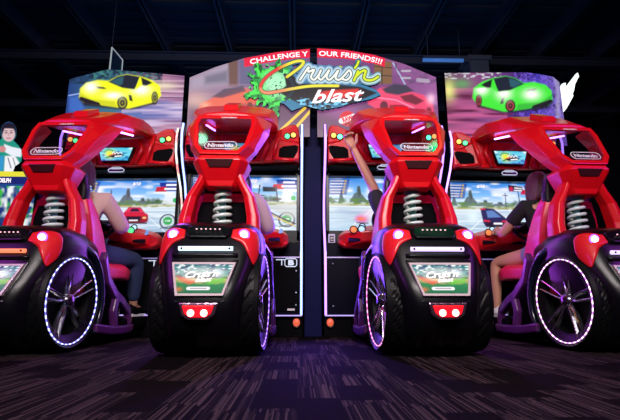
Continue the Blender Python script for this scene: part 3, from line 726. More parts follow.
    q = MB(); q.loft([[(-.055, 2.95, 1.62), (.055, 2.95, 1.62), (.050, 2.96, 1.675), (-.050, 2.96, 1.675)], [(-.055, 3.12, 1.72), (.055, 3.12, 1.72), (.05, 3.12, 1.765), (-.05, 3.12, 1.765)]]); q.build('roof_scoop', RED, rf, bevel=.005)
    for sg in (-1, 1):
        q = MB(); q.tube([(sg*.20, 3.10, 1.575), (sg*.20, 3.42, 1.660)], .007, n=8); q.build('added_canopy_light', em('canopy_violet_glow', (.62, .22, 1.0), 9.0), rf)  # violet tubes added to brighten the canopy interior and the seats
    # ---------------- seat
    q = MB(); secs = []
    for z_, a, yb, df, th in ((.40, .19, 2.93, .12, .05), (.50, .225, 2.90, .18, .05), (.62, .230, 2.875, .20, .05), (.75, .220, 2.855, .17, .05), (.88, .200, 2.84, .13, .05), (.98, .172, 2.83, .09, .05), (1.05, .14, 2.83, .07, .04)):
        yf = yb+df
        secs.append([(-a, yb+.02, z_), (-a*.8, yb, z_), (a*.8, yb, z_), (a, yb+.02, z_), (a+.01, yf, z_), (a-.035, yf+.01, z_), (a-.065, yb+th+.02, z_), (-a+.065, yb+th+.02, z_), (-a+.035, yf+.01, z_), (-a-.01, yf, z_)])
    q.loft(secs); seat = q.build('seat_shell', REDS, root, bevel=.008)
    q = MB(); q.loft([[(-hw, y, z_-.11), (hw, y, z_-.11), (hw+.01, y, z_-.03), (hw-.03, y, z_), (-hw+.03, y, z_), (-hw-.01, y, z_-.03)] for y, hw, z_ in ((2.93, .23, .55), (3.10, .25, .56), (3.32, .28, .57), (3.42, .27, .555))])
    q.build('seat_cushion', REDS, root, bevel=.02, seg=3)
    q = MB(); q.loft([[(-hw, y0, z_), (hw, y0, z_), (hw+.012, y0+.05, z_), (hw-.02, y0+.10, z_), (-hw+.02, y0+.10, z_), (-hw-.012, y0+.05, z_)] for hw, y0, z_ in ((.165, 2.83, .97), (.165, 2.83, 1.05), (.140, 2.835, 1.15), (.105, 2.85, 1.20))])
    q.build('headrest', BLK, seat, bevel=.015, seg=3)
    q = MB(); q.loft([[(-w_, 2.835, z_), (w_, 2.835, z_), (w_*.9, 2.875, z_), (-w_*.9, 2.875, z_)] for w_, z_ in ((.185, .62), (.175, .85), (.135, 1.0))]); q.build('gap_darkening_plate', BLKM, seat, bevel=.01)  # black plate added so the gap behind the spring looks dark
    q = MB(); q.box(-.17, .17, 2.90, 3.40, .10, .45); q.build('seat_pedestal', BLKM, root, bevel=.02)
    return root
# ================================================================== the four machines
proto = build_proto()
def copy_tree(o, parent=None):
    c = o.copy(); COL.objects.link(c)
    if parent is not None: c.parent = parent
    for ch in list(o.children): copy_tree(ch, c)
    return c
PLACE = [(-1.618, -2.4), (-.487, 0), (.742, 0), (1.905, 2.0)]
BACK = [.14, 0, 0, .14]         # the outer machines stand a little further back
machines = [proto] + [copy_tree(proto) for _ in range(3)]
LAB = ['red and black racing arcade machine left of all, yellow car on its marquee',
       'red and black racing arcade machine, orange car and yellow road lines on its marquee',
       'red and black racing arcade machine, pink sports car and round red badge on its marquee',
       'red and black racing arcade machine right of all, green car on its marquee']
for m, (x, r_), l, bk in zip(machines, PLACE, LAB, BACK):
    m.location = (x, PY+bk, 0); m.rotation_euler = (0, 0, R(r_)); tag(m, l, 'arcade machine', 'racing arcade machines in a row')
def W(k, x, y, z):
    """local place on machine k -> place in the hall"""
    X0, r_ = PLACE[k]; c_, s_ = math.cos(R(r_)), math.sin(R(r_)); dy = y-PY
    return X0+x*c_-dy*s_, PY+BACK[k]+x*s_+dy*c_, z
def swap(m, prefix, pick):
    """give named parts of one machine their own light colour"""
    def walk(o):
        for ch in o.children:
            if ch.name.split('.')[0] == prefix:
                mt = pick(ch)
                if mt:
                    for i, q in enumerate(mt if isinstance(mt, (list, tuple)) else [mt]):
                        ch.material_slots[i].link = 'OBJECT'; ch.material_slots[i].material = q
            walk(ch)
    walk(m)
def strip_reflection():  # mottled colours paint a reflection of the surroundings into the strip's glow
    m = bpy.data.materials.new('strip_mottled_reflection'); m.use_nodes = True; nt = m.node_tree; b = nt.nodes['Principled BSDF']
    tc = nt.nodes.new('ShaderNodeTexCoord'); n = nt.nodes.new('ShaderNodeTexNoise'); n.inputs['Scale'].default_value = 14
    r = nt.nodes.new('ShaderNodeValToRGB'); e = r.color_ramp.elements; e[0].position = .35; e[0].color = (.85, .12, .12, 1); e[1].position = .7; e[1].color = (.2, .8, .35, 1)
    x = e.new(.45); x.color = (.9, .85, .6, 1); x = e.new(.58); x.color = (.85, .9, 1, 1)
    nt.links.new(tc.outputs['Object'], n.inputs['Vector']); nt.links.new(n.outputs['Fac'], r.inputs[0]); nt.links.new(r.outputs[0], b.inputs['Emission Color']); b.inputs['Emission Strength'].default_value = 1.1
    return m
SW = {0: (em('strip_violet', (.42, .26, 1.0), 2.0), strip_reflection()), 1: (em('strip_blue_white', (.36, .48, 1.0), 2.3), em('strip_blue_white', (.36, .48, 1.0), 2.3)),
      2: (em('strip_lilac', (.50, .26, 1.0), 2.3), em('strip_lilac', (.50, .26, 1.0), 2.3)), 3: (em('strip_white_lilac', (.62, .36, 1.0), 2.3), em('strip_violet', (.42, .26, 1.0), 2.6))}
side_of = lambda o: np.mean([v.co.x for v in o.data.vertices])
RINGS = [(em('rim_led_white_blue', (.60, .66, 1.0), 3.0), em('rim_led_blue', (.18, .16, 1.0), 1.6)), (em('rim_led_violet', (.55, .35, 1.0), 2.0), em('rim_led_deep_violet', (.30, .08, .9), 1.2)),
         (em('rim_led_pink', (1.0, .45, .75), 2.0), em('rim_led_magenta', (.75, .10, .55), 1.2)), (em('rim_led_white_pink', (1.0, .70, .85), 3.0), em('rim_led_mauve', (.65, .25, .85), 1.4))]
for k, m in enumerate(machines):
    swap(m, 'side_light_strip', lambda o: SW[k][0] if side_of(o) < 0 else SW[k][1])
    swap(m, 'rim_light', lambda o: RINGS[k])
swap(machines[2], 'green_lamp', lambda o: E_GRNB)
swap(machines[1], 'light_bar', lambda o: em('tail_bar_blue', (.60, .78, 1.0), 1.7))

swap(machines[0], 'light_bar', lambda o: em('tail_bar_orange', (1.0, .22, .10), 1.3))
# ---------------------------------------------------------------- artwork of the marquees (drawn in measured coordinates)
def car_yellow(A, body, shade, dark, P, glow):
    A.mix((20, 20, 25), A.poly(P([(78,288),(100,318),(235,332),(300,335),(365,320),(405,312),(400,300),(90,275)]), 1.2)*.9)
    A.mix(body, A.poly(P([(80,285),(85,245),(110,222),(160,210),(205,214),(240,195),(282,186),(340,195),(385,210),(420,235),(425,275),(405,300),(360,312),(290,330),(240,325),(170,315),(100,303)]), .8))
    A.mix(shade, A.poly(P([(85,262),(130,290),(230,300),(240,325),(170,315),(100,303),(80,285)]), 1.0)*.55)
    A.mix((18, 30, 45), A.poly(P([(203,218),(240,196),(282,187),(338,197),(322,232),(312,250),(262,243)]), .6))
    A.mix((40, 95, 110), A.poly(P([(212,217),(240,201),(268,196),(262,228),(246,232)]), .8)*.8)
    A.mix((18, 22, 30), A.poly(P([(340,198),(372,212),(388,222),(360,236),(346,232)]), .6)); A.mix(body, A.line(P([(335,200),(318,248)]), 1.0))
    A.mix((15, 18, 22), A.poly(P([(80,283),(90,280),(165,305),(172,318),(105,308),(82,292)]), .5)); A.mix((20, 22, 28), A.poly(P([(148,236),(185,240),(195,248),(160,246)]), .5))
    A.mix((20, 25, 25), A.poly(P([(288,272),(300,274),(306,300),(292,296)]), .5))
    for cx_w, cy_w, rx, ry in ((262,306,22,27),(398,285,14,27)):
        q = P([(cx_w, cy_w)])[0]; sc = abs(P([(1,0)])[0][0]-P([(0,0)])[0][0])
        A.mix((15, 15, 20), A.ell(q[0], q[1], rx*sc, ry*sc, .5)); A.mix(dark, A.ell(q[0], q[1], rx*sc*.72, ry*sc*.74, .5)); A.mix((20, 20, 25), A.ell(q[0], q[1], rx*sc*.45, ry*sc*.45, .5)); A.mix(dark, A.ell(q[0], q[1], rx*sc*.16, ry*sc*.16, .4))
    for gx, gy, rx, ry in glow:
        q = P([(gx, gy)])[0]; A.mix((250, 252, 240), A.blob(q[0], q[1], rx, ry)*1.1*A.poly(P([(80,285),(85,245),(110,222),(160,210),(205,216),(262,245),(320,250),(345,232),(420,235),(425,275),(400,300),(290,325),(100,303)]), 1))
def art1(A):
    t = (A.x-69)/117
    A.grad([(0,(25,60,120)),(.35,(50,110,130)),(.6,(90,90,130)),(.8,(170,120,150)),(1,(130,85,130))], t)
    A.mix((15, 45, 70), (A.y < 84)*(A.noise(3, 2.5, 4)*1.3)*(t < .8)); A.mix((60, 130, 120), (A.y < 82)*(A.noise(2.2, 2, 9)-.45)*2.5*(t > .2)*(t < .75))
    A.mix((150, 170, 230), A.line([(69,95.5),(82,93)], 1.2)); A.mix((60, 110, 200), A.poly([(69,97),(84,95),(84,112),(69,112)], 2)*.7)
    s = A.noise(60, 1.8, 5); A.mix((215, 175, 200), ((t > .62)*(A.y > 80)*s)*.9); A.mix((70, 40, 90), (t > .62)*(A.noise(50, 1.6, 15)-.5)*2*(A.y > 82)); A.mix((240, 225, 190), A.blob(163, 86, 14, 4)*.7)
    A.mix((90, 120, 190), A.poly([(118,112),(165,100),(186,106),(186,120),(118,120)], 3)*.6); A.mix((205, 185, 215), (A.noise(30, 2.2, 6)-.45)*2*(A.y > 104)*(t > .45))
    P = lambda l: [(60+a/4.2, 30+b/4.2) for a, b in l]
    car_yellow(A, (235, 240, 20), (175, 175, 10), (150, 150, 60), P, [(130,240,6,5),(340,250,8,5),(225,275,8,3)])
    A.mix((20, 20, 30), A.line([(69, 79), (75, 77), (107, 69.6), (186, 77.8)], .8)*.5)
def art4(A):
    t = (A.x-443)/117
    A.grad([(0,(90,60,90)),(.25,(130,70,120)),(.6,(70,40,110)),(.8,(60,50,170)),(1,(110,90,160))], t)
    A.mix((200, 90, 140), (A.y > 88)*(t < .55)*A.noise(40, 3.2, 3)*1.1); A.mix((90, 20, 60), (A.y > 92)*(t < .6)*(A.noise(26, 3, 7)-.5)*2.4); A.mix((235, 240, 130), A.blob(449, 90, 6, 10)*.8); A.mix((80, 180, 80), A.blob(462, 84, 9, 5)*.6)
    A.mix((120, 90, 210), (t > .6)*(A.noise(1.6, 1.6, 5)-.4)*1.8); A.mix((30, 20, 80), (t > .6)*(A.noise(2.2, 2.2, 19)-.5)*2.5); A.mix((200, 200, 210), (A.y < 79)*(t < .5)*(A.noise(3, 1.4, 2)-.55)*3)
    A.mix((170, 160, 200), A.poly([(553,76),(560,80),(560,120),(556,120),(556,90)], 1.5)*.6)
    # mirrored placement of the same car shape
    P = lambda l: [(431+((505-a)/345*80)+29.5-6.5, 76+(b-186)/145*36) for a, b in l]
    car_yellow(A, (60, 225, 50), (25, 130, 40), (160, 60, 60), P, [(290,255,7,6),(385,240,6,5),(170,260,8,5)])
def art23(A):
    n = A.noise(14, 10, 3)
    A.grad([(0,(150,125,150)),(.2,(140,115,140)),(.45,(120,80,130)),(.75,(110,60,115)),(1,(150,90,150))], (A.x-190)/246+.15*(n-.5))
    A.mix((175, 165, 185), A.poly([(190,78),(232,60),(232,84),(190,90)], 4)*.6)
    A.mix((110, 80, 75), A.poly([(228,58),(238,58),(238,86),(229,86)], 1.2)); A.mix((80, 90, 130), A.poly([(239,60),(262,56),(262,86),(239,88)], 2)*.7); A.mix((70, 75, 95), A.poly([(205,76),(228,70),(228,82),(205,84)], 2.5)*.6)
    A.mix((125, 90, 60), A.poly([(374,58),(392,62),(392,84),(374,84)], 1)); A.mix((60, 50, 50), A.line([(374,66),(392,68)], 1)+A.line([(382,60),(382,84)], 1)+A.line([(374,75),(392,76)], 1)); A.mix((170, 180, 215), A.line([(393,63),(405,84)], 1.4))
    A.mix((90, 70, 100), (A.noise(3, 2, 12)-.5)*2*(A.x > 395)*(A.y < 84)); A.mix((190, 190, 200), A.line([(402,71),(410,71)], 2)*.7+A.line([(402,78),(410,78)], 2)*.7+A.line([(418,80),(428,81)], 4)*.5)
    A.mix((170, 130, 150), (A.noise(60, 2, 8)-.4)*1.2*(A.y > 84)*(A.x < 260)); A.mix((85, 50, 75), A.poly([(190,108),(260,96),(330,100),(436,108),(436,150),(190,150)], 6)*.75)
    A.mix((190, 110, 180), A.blob(345, 112, 22, 8)*.5); A.mix((200, 120, 200), (A.noise(40, 2.4, 31)-.4)*1.3*(A.x > 385)*(A.y > 95)*.6)
    for a, b in (((313,108),(283,142)), ((305,108),(268,142))): A.mix((235, 195, 60), A.line([a, b], 2.8))
    # orange car on the left
    A.mix((215, 175, 165), A.blob(196, 100, 14, 8)*.8)
    A.mix((228, 105, 85), A.poly([(196,112),(203,103),(214,97),(230,90),(246,88),(258,95),(256,103),(248,110),(236,116),(215,118),(198,118)], 1.2)); A.mix((160, 60, 60), A.poly([(215,108),(246,103),(250,108),(236,115),(215,117)], 1.5)*.7)
    A.mix((80, 70, 90), A.poly([(212,97),(224,89),(243,86),(246,91),(222,98)], 1)*.9); A.mix((250, 170, 140), A.blob(205, 105, 5, 3)); A.mix((40, 20, 30), A.ell(203, 114, 3.5, 4)*.8+A.ell(250, 106, 3, 4)*.8)
    # pink car on the right
    A.mix((232, 70, 110), A.poly([(369,95),(380,88),(396,86),(404,90),(424,95),(433,104),(434,112),(420,114),(398,112),(378,110),(368,104)], 1)); A.mix((60, 55, 75), A.poly([(382,89),(394,84),(406,85),(414,91),(398,95),(386,93)], .8)); A.mix((90, 30, 45), A.poly([(400,96),(412,94),(424,101),(416,105),(404,101)], .8)*.9)
    A.mix((250, 150, 190), A.line([(372,97),(396,100),(414,108)], 1.2)*.8); A.mix((30, 15, 25), A.ell(384, 106, 4, 5)*.85+A.ell(429, 110, 2.5, 3)*.7); A.mix((255, 200, 225), A.blob(431, 99, 4, 5)*.9)
    # round badge
    A.mix((215, 35, 50), A.ell(347.5, 118.5, 8, 7.6)); A.mix((245, 245, 245), A.line([(341.5,121),(353.5,116.5)], 5.4)); A.mix((60, 20, 40), A.line([(345,124.6),(353,121.6)], 1.0))
# top edges of the banner-like marquees
TOPS = {0: [(69,79),(75,77),(107,69.5),(185.5,77.7)], 1: [(190,78.2),(216,67.4),(243,59),(275,53),(309.8,49.5)], 2: [(317,49),(345.7,50.7),(374,55.5),(405,65),(435.5,78)], 3: [(443.5,74.7),(526,72.5),(540,74),(554,76.5),(560,82)]}
MY = 3.66
def top_edge(k, px): t = TOPS[k]; return np.interp(px, [p[0] for p in t], [p[1] for p in t])
ribbon_top = smooth_path([(243,59.2),(275,53),(312,49.3),(345.7,50.7),(374,55.5),(386,59.3)], 10)
def ribbon_curve(cx_px):
    xs = [p[0] for p in ribbon_top]; ys = [p[1] for p in ribbon_top]
    sc = 3.98/440
    def f(a, b):
        px = cx_px+a/sc; py = np.interp(px, xs, ys)+4.2; sl = (np.interp(px+2, xs, ys)-np.interp(px-2, xs, ys))/4
        qx, qy = px+sl*(b/sc), py-b/sc
        X, Z = at(qx, qy, MY-.016); return X, Z
    return f
for k, art in ((0, art1), (1, art23), (2, art23), (3, art4)):
    m = machines[k]; x0p, x1p = TOPS[k][0][0], TOPS[k][-1][0]; zb = 1.70
    X0, r_ = PLACE[k]
    nu, nv = 250, 150
    zr = 2.25 if k in (0, 3) else 2.3
    pxs = np.linspace(x0p, x1p, nu)
    # columns of the panel: x on the plane of the marquee, z of its top edge
    tops = [at(p, float(top_edge(k, p)), MY+BACK[k]) for p in pxs]
    c_, s_ = math.cos(R(r_)), math.sin(R(r_))
    lx = np.array([(t[0]-X0)/c_ for t in tops]) + (MY-PY)*math.tan(R(r_))
    lx = np.linspace(lx[0], lx[-1], nu); zt = np.array([t[1] for t in tops])
    v = np.linspace(0, 1, nv)[:, None]; LX = lx[None, :]+0*v; LZ = zb+(zt[None, :]-zb)*v; LY = np.full(LX.shape, MY-.012)
    wx, wy, wz = W(k, LX, LY, LZ); PXY = proj(wx, wy, wz)
    A = Art(PXY[0], PXY[1]); art(A)
    if k in (1, 2):
        xs = [p[0] for p in ribbon_top]; ys = [p[1] for p in ribbon_top]; rt = np.interp(A.x, xs, ys)
        A.mix((225, 22, 62), ((A.y < rt+8.3)*(A.x > 244)*(A.x < 385)).astype(float))
    body = MB(); pts = [(lx[i], zt[i]) for i in range(0, nu, 12)]+[(lx[-1], zt[-1])]
    poly = [(x, MY-.010, z) for x, z in pts]+[(lx[-1], MY-.010, zb), (lx[0], MY-.010, zb)]
    body.prism(poly, (0, .05, 0)); mq = body.build('marquee', BLKM, m)
    for xx in (lx[0]+.2, lx[-1]-.2): MB().box(xx-.02, xx+.02, MY+.04, MY+.07, 1.70, 2.05).build('marquee_bracket', BOLT, mq)
    g = art_grid('marquee_art', LX, LY, LZ, A.c, art_mat('lit_marquee_print', 1.15), mq); g['label'] = 'lit printed picture of a speeding sports car'
    if k in (1, 2):
        tb = MB()
        if k == 1: put_text(tb, 'CHALLENGE Y', (0,0,0), .044, bold=.0012, width=58*3.98/440, y=0, curve=ribbon_curve(279))
        else: put_text(tb, 'OUR FRIENDS!!!', (0,0,0), .044, bold=.0012, width=63*3.98/440, curve=ribbon_curve(350.5))
        tb.v = [(x-X0, MY-.016, z) for x, y, z in tb.v]
        tb.build('banner_lettering', em('lit_white_print', (1, .93, .95), 1.0), mq)
        if k == 2:
            tb = MB(); X, Z = at(347.5, 118.8, MY-.016); put_text(tb, 'RAW', (X-X0, MY-.016, Z), .040, bold=.004, tilt=R(20), width=.095); tb.build('badge_lettering', em('lit_red_print', (.75, .02, .05), .9), mq)

# ---------------------------------------------------------------- logo sign mounted across the two middle marquees
LY_ = MY-.06
x0, z1 = at(240, 54, LY_); x1, z0 = at(382, 118, LY_)
nu, nv = 360, 190; u = np.linspace(x0, x1, nu)[None, :]; v = np.linspace(z0, z1, nv)[:, None]
LX = u+0*v; LZ = v+0*u; LYY = np.full(LX.shape, LY_); px, py = proj(LX, LYY, LZ); A = Art(px, py, (40, 120, 160))
ang = np.arctan2(A.y-86, A.x-272); dsp = np.hypot(A.x-272, A.y-86)
wob = 3.2*np.sin(5*ang+.6)+2.6*np.sin(9*ang+2)+2.2*np.sin(14*ang+1)+1.6*np.sin(23*ang)
splat = np.clip((23.5+wob+A.noise(2.6, 2.6, 21)*7-4-dsp), 0, 1)*(A.y > 56)
stroke = [(262,92),(285,76),(300,74),(330,80),(360,84),(376,90),(381,95),(372,99),(352,103),(340,107),(322,110),(305,106),(292,111),(284,104),(270,100)]
script = smooth_path([(300,80),(304,74),(308.5,67.5),(308.5,72),(314,70),(311,77),(314,80),(318,76),(321,70.5),(318.5,77),(321,80),(325,76),(329,70.5),(326.5,77),(329.5,80),(334,76),(338,71),(335.5,78),(339,80),(344,76),(349,70.5),(351,75),(347,80),(342,79)], 6)
nn = smooth_path([(354,80.5),(358,71.5),(356.5,76),(361,72),(365.5,71),(364,78),(367.5,80.5),(373,80),(378,77)], 6)
apos = [(358.5,61.5),(357.5,64.5),(355,68)]
sw_ = smooth_path([(287,77),(294,72),(301,66.5),(303.5,62),(298,61.2),(290,63.5),(279,68.5),(268,76),(261.5,84),(261,90),(266,93),(276,92),(292,89),(312,86.2),(338,86)], 8)
glow = np.maximum(np.maximum(A.line(script, 11, 1), A.line(nn, 10, 1)), np.maximum(A.line(sw_, 5.5), A.line(apos, 6))); shape = np.maximum(np.maximum(splat, A.poly(stroke, 1)), np.maximum(glow, A.poly([(296,66),(306,64),(340,67),(366,68),(372,74),(376,84),(300,84)], 1)))
A.mix((25, 150, 60), splat*(A.x < 300)); A.mix((70, 225, 80), splat*(A.noise(4, 4, 2) > .45)*(A.x < 290)); A.mix((170, 240, 190), A.ell(277, 84, 13, 12, 5)); A.mix((15, 95, 40), splat*((A.noise(3, 3, 77) > .68)*(dsp > 15)))
A.mix((70, 125, 165), A.poly([(290,60),(304,58),(372,60),(380,84),(290,84)], 3)*.9); A.mix((30, 60, 110), A.poly([(290,60),(304,58),(372,60),(376,84),(290,84)], 3)*(A.noise(4,3,41) > .5)*.7)
A.mix((8, 14, 22), A.poly([(284,74),(293,76),(303,84),(330,84),(360,87),(377,93),(366,98),(350,104),(330,104),(312,100),(300,104),(288,98),(278,92),(286,86)], .6)); A.mix((8, 20, 35), (A.noise(2.5, 4, 33) > .5)*A.poly([(290,96),(350,100),(340,106),(322,110),(300,106)], 1))
A.mix((120, 200, 235), (A.noise(3.5, 1.8, 51) > .66)*A.poly([(296,98),(352,102),(338,107),(318,110),(296,107)], .8)); A.mix((20, 45, 60), A.line(smooth_path([(285,75),(292,82),(292,92),(286,99)], 6), 3.5)*.9)
A.mix((10, 12, 14), ((A.noise(1.3, 1.3, 61) > .80)*A.ell(276, 88, 16, 14, 4)))
sw_ = smooth_path([(287,77),(294,72),(301,66.5),(303.5,62),(298,61.2),(290,63.5),(279,68.5),(268,76),(261.5,84),(261,90),(266,93),(276,92),(292,89),(312,86.2),(338,86)], 8)
A.mix((10, 20, 20), A.line(sw_, 4.4)*.8); A.mix((235, 225, 60), A.line(sw_, 2.7)); tt = np.clip((289-A.x)/12, 0, 1); A.mix((225, 45, 50), A.line(sw_, 2.9)*tt); A.mix((235, 150, 110), A.line(sw_[70:], 2.2)*np.clip((302-A.x)/20, 0, 1)*.9)
A.mix((205, 235, 250), A.line(script, 7.5, 2.5)*.85); A.mix((215, 245, 230), A.line(nn, 7.5, 2.5)*.85); A.mix((15, 45, 40), A.line(script, 3.8, .6)); A.mix((15, 45, 40), A.line(nn, 4.2, .6)); A.mix((15,45,40), A.line(apos, 3.8, .6)); A.mix((215,232,35), A.line(apos, 2.2, .5)); A.mix((250, 255, 240), A.line(script, 1.9, .5)); A.mix((215, 232, 35), A.line(nn, 2.3, .5)); A.mix((205, 225, 40), A.ell(341.5, 66, 2, 1.6))
A.mix((215, 50, 45), A.poly([(316,94),(326,91),(358,89),(362,95),(352,98),(318,99)], 1))
edge = shape; logo_mask = shape
t = empty('logo_sign', ((x0+x1)/2, LY_, z0)); tag(t, 'glowing green splash logo sign mounted across the two middle marquees', 'sign')
ofs = ((x0+x1)/2, LY_, z0)
g = art_grid('sign_face', LX, LYY-.004, LZ, A.c, art_mat('lit_logo_print', 1.15), t, mask=logo_mask, off=ofs)
gb = art_grid('sign_backing', LX[::3, ::3], LYY[::3, ::3]+.012, LZ[::3, ::3], A.c[::3, ::3]*0, BLKM, t, mask=logo_mask[::3, ::3], off=ofs); md = gb.modifiers.new('thickness', 'SOLIDIFY'); md.thickness = .02; md.offset = 0
tb = MB(); X, Z = at(338, 95.5, LY_-.006); put_text(tb, 'blast', (X, LY_-.007, Z), .125, bold=.003, shear=.4, width=.47, tilt=R(4)); tb.build('sign_lettering', em('lit_white_print', (1, .93, .95), 1.0), t, off=ofs)
for xx in (x0+.35, x1-.35): MB().box(xx-.02, xx+.02, LY_+.02, MY-.011, z0+.25, z0+.29).build('sign_standoff', BOLT, t, off=ofs)

# ---------------------------------------------------------------- game screens
def game(A, k):
    x, y = A.x, A.y
    A.grad([(0,(60,135,225)),(.22,(120,185,240)),(.40,(215,235,250)),(.44,(190,205,190)),(.50,(205,222,235)),(1,(170,200,225))], y/90)
    A.mix((250, 252, 255), (A.noise(16, 5, 4+k)-.45)*1.8*(y < 30))
    mx_ = {0: 79, 1: 40, 2: 47, 3: 38}[k]
    for dx, h_, w_ in ((0, 26, 15), (-27, 24, 5), (24, 10, 16), (48, 7, 20), (-44, 8, 12)):
        c = mx_+dx; A.mix((85, 105, 105), A.poly([(c-w_,38),(c-w_*.45,38-h_*.55),(c-w_*.22,38-h_*.6),(c-w_*.15,38-h_),(c+w_*.12,38-h_),(c+w_*.25,38-h_*.55),(c+w_,38)], .8)*.95); A.mix((60, 70, 60), A.poly([(c-w_*.15,38-h_*.8),(c+w_*.12,38-h_),(c+w_*.25,38-h_*.55),(c,38-h_*.3)], 1)*.7)
    A.mix((95, 135, 70), ((y > 32)*(y < 43))*np.clip((A.noise(6, 3, 9+k)-.3)*2.2, 0, 1)); A.mix((210, 190, 120), A.line([(0,42.5),(160,40)], 2.2)*.6); A.mix((235, 240, 245), A.line([(0,46),(160,43)], 1.4)*.8)
    A.mix((150, 175, 200), (A.noise(60, 2.2, 13+k)-.45)*1.6*(y > 46)); A.mix((235, 243, 250), (A.noise(45, 3, 23+k)-.5)*2*(y > 46))
    A.mix((240, 248, 252), A.line([(70,46),(20,90)], 1.6)*.8+A.line([(100,46),(150,90)], 1.6)*.6)
    # trees and posts
    for c in (112, 120, 127): A.mix((60, 95, 60), A.ell(c, 33, 4, 4.5, 2)*.8)
    # position list
    A.mix((30, 60, 150), A.poly([(0,1),(34,1),(28,26),(0,26)], .8)*.75)
    for i in range(5): A.mix((235, 235, 240), A.line([(3, 4+i*4.6), (24-i*1.5, 4+i*4.6)], 1.5)*.85); A.mix((230, 190, 40), A.ell(27-i, 4+i*4.6, 1.6, 1.4)*.9)
    # map label top right
    A.mix((25, 50, 150), A.poly([(128,3),(160,3),(160,17),(132,17)], .6)); A.mix((200, 25, 45), A.poly([(124,10),(140,10),(140,18),(122,18)], .6)); A.mix((245, 245, 250), A.line([(140,7),(156,7)], 3)+A.line([(138,13.5),(158,13.5)], 3.4))
    if k in (0, 1): A.mix((235, 238, 248), A.poly([(140,18),(152,18),(158,38),(134,38)], 1)*.75); A.mix((40, 180, 90), A.ell(155, 32, 4, 4))
    # speed dial
    if k != 3:
        A.mix((60, 80, 100), A.ell(145, 66, 13, 12)); A.mix((200, 215, 225), A.ell(145, 66, 10.5, 10)); A.mix((50, 170, 90), A.ell(145, 65, 7, 6.5)); A.mix((235, 245, 235), A.line([(142,65),(148,65)], 2)); A.mix((80, 190, 120), A.line([(145,66),(137,60)], 1.5)*.7); A.mix((40, 60, 70), A.line([(134,77),(158,72)], 2)*.7)
    if k == 0:
        A.mix((150, 10, 20), A.poly([(68,66),(67,55),(75,52),(82,43),(101,43),(108,52),(114,56),(114,66),(108,68),(74,68)], .8)); A.mix((225, 45, 75), A.poly([(75,52),(82,44),(100,44),(108,52)], .8)); A.mix((40, 20, 35), A.poly([(84,50),(87,45),(97,45),(100,50)], .6)); A.mix((215, 25, 45), A.poly([(70,53),(112,53),(113,57),(69,57)], .6))
        A.mix((255, 190, 120), A.ell(73, 60, 3.2, 1.8)+A.ell(108, 60, 3.2, 1.8)); A.mix((20, 10, 15), A.poly([(80,58),(102,58),(102,66),(80,66)], .6)); A.mix((230, 230, 235), A.line([(85,64),(97,64)], 2.4)); A.mix((20, 20, 25), A.line([(70,68.5),(112,68.5)], 2.2))
    elif k == 3:
        A.mix((225, 245, 250), A.blob(40, 56, 10, 10)*.9); A.mix((25, 35, 80), A.poly([(53,45),(58,41),(74,42),(92,56),(98,62),(98,70),(92,72),(60,72),(56,66)], .8)); A.mix((90, 130, 190), A.poly([(62,46),(73,45),(86,56),(64,57)], .8)); A.mix((215, 30, 55), A.line([(58,62),(66,63)], 3)+A.line([(88,63),(97,63)], 3)+A.line([(53,43),(60,43)], 2)); A.mix((15, 15, 30), A.poly([(60,64),(96,64),(94,72),(60,72)], .6)); A.mix((235, 235, 245), A.line([(74,66.5),(86,66.5)], 3.2))
        A.mix((30, 30, 50), A.poly([(102,2),(126,5),(126,13),(103,13)], .6)); A.mix((200, 40, 60), A.ell(107, 9, 3, 4)); A.mix((240, 240, 245), A.line([(113,7),(124,8)], 2)+A.line([(112,11),(124,11.5)], 2)); A.mix((60, 70, 90), A.line([(118,13),(119,42)], 1.6)+A.line([(96,16),(96,38)], 1.2)+A.line([(92,20),(100,20)], 1.2))
    elif k == 2:
        A.mix((225, 90, 170), A.ell(51, 64, 10, 6, 2.5)); A.mix((250, 120, 60), A.ell(50, 64, 6, 2.5, 1)); A.mix((230, 200, 230), A.blob(62, 56, 12, 6)*.8); A.mix((50, 40, 80), A.line([(43,70),(60,71)], 2.5)*.7); A.mix((255, 255, 255), A.blob(75, 58, 14, 10)*.6)
    elif k == 1:
        A.mix((40, 50, 60), A.poly([(107,14),(128,15),(128,22),(108,22)], .8)); A.mix((70, 80, 95), A.line([(103,12),(100,40)], 2)+A.line([(128,14),(131,38)], 2)+A.line([(96,28),(110,28)], 1.5)); A.mix((80, 50, 40), A.line(smooth_path([(90,40),(108,48),(130,60),(158,72)], 6), 2.2)); A.mix((225, 180, 70), A.line(smooth_path([(90,42.5),(108,51),(130,63),(158,76)], 6), 1.6)); A.mix((190, 190, 180), A.poly([(110,44),(160,38),(160,66),(134,56)], 3)*.6); A.mix((120, 60, 90), A.line([(100,38),(136,34)], 2.2)*.6)
SX, SZ0, SZ1, SY = .470, .865, 1.392, 3.885
for k, m in enumerate(machines):
    nu, nv = 200, 112; u = np.linspace(0, 160, nu)[None, :]; v = np.linspace(90, 0, nv)[:, None]
    A = Art(u+0*v, v+0*u); game(A, k)
    g = art_grid('game_screen', (A.x/160*2-1)*SX, np.full(A.x.shape, SY), SZ0+(90-A.y)/90*(SZ1-SZ0), A.c, art_mat('lit_game_picture', 1.1), m)
    tb = MB(); put_text(tb, '8/10' if k != 3 else '6/10', ((92 if k != 3 else 56)/80*SX-SX, SY-.004, SZ1-.030), .030, bold=.002, shear=.3); tb.build('race_counter', em('lit_white_print', (1, .93, .95), 1.0), g)

# filler board closing the gap in the middle
MB().box(.055, .20, 3.80, 3.84, 0, 1.84).build('filler_board', pm('filler_navy', (.004, .005, .05), .6, spec=.1, bump=(30, .02)), None, bevel=.003)
tag(bpy.data.objects['filler_board'], 'tall narrow dark blue board closing the gap between the two middle machines', 'panel')
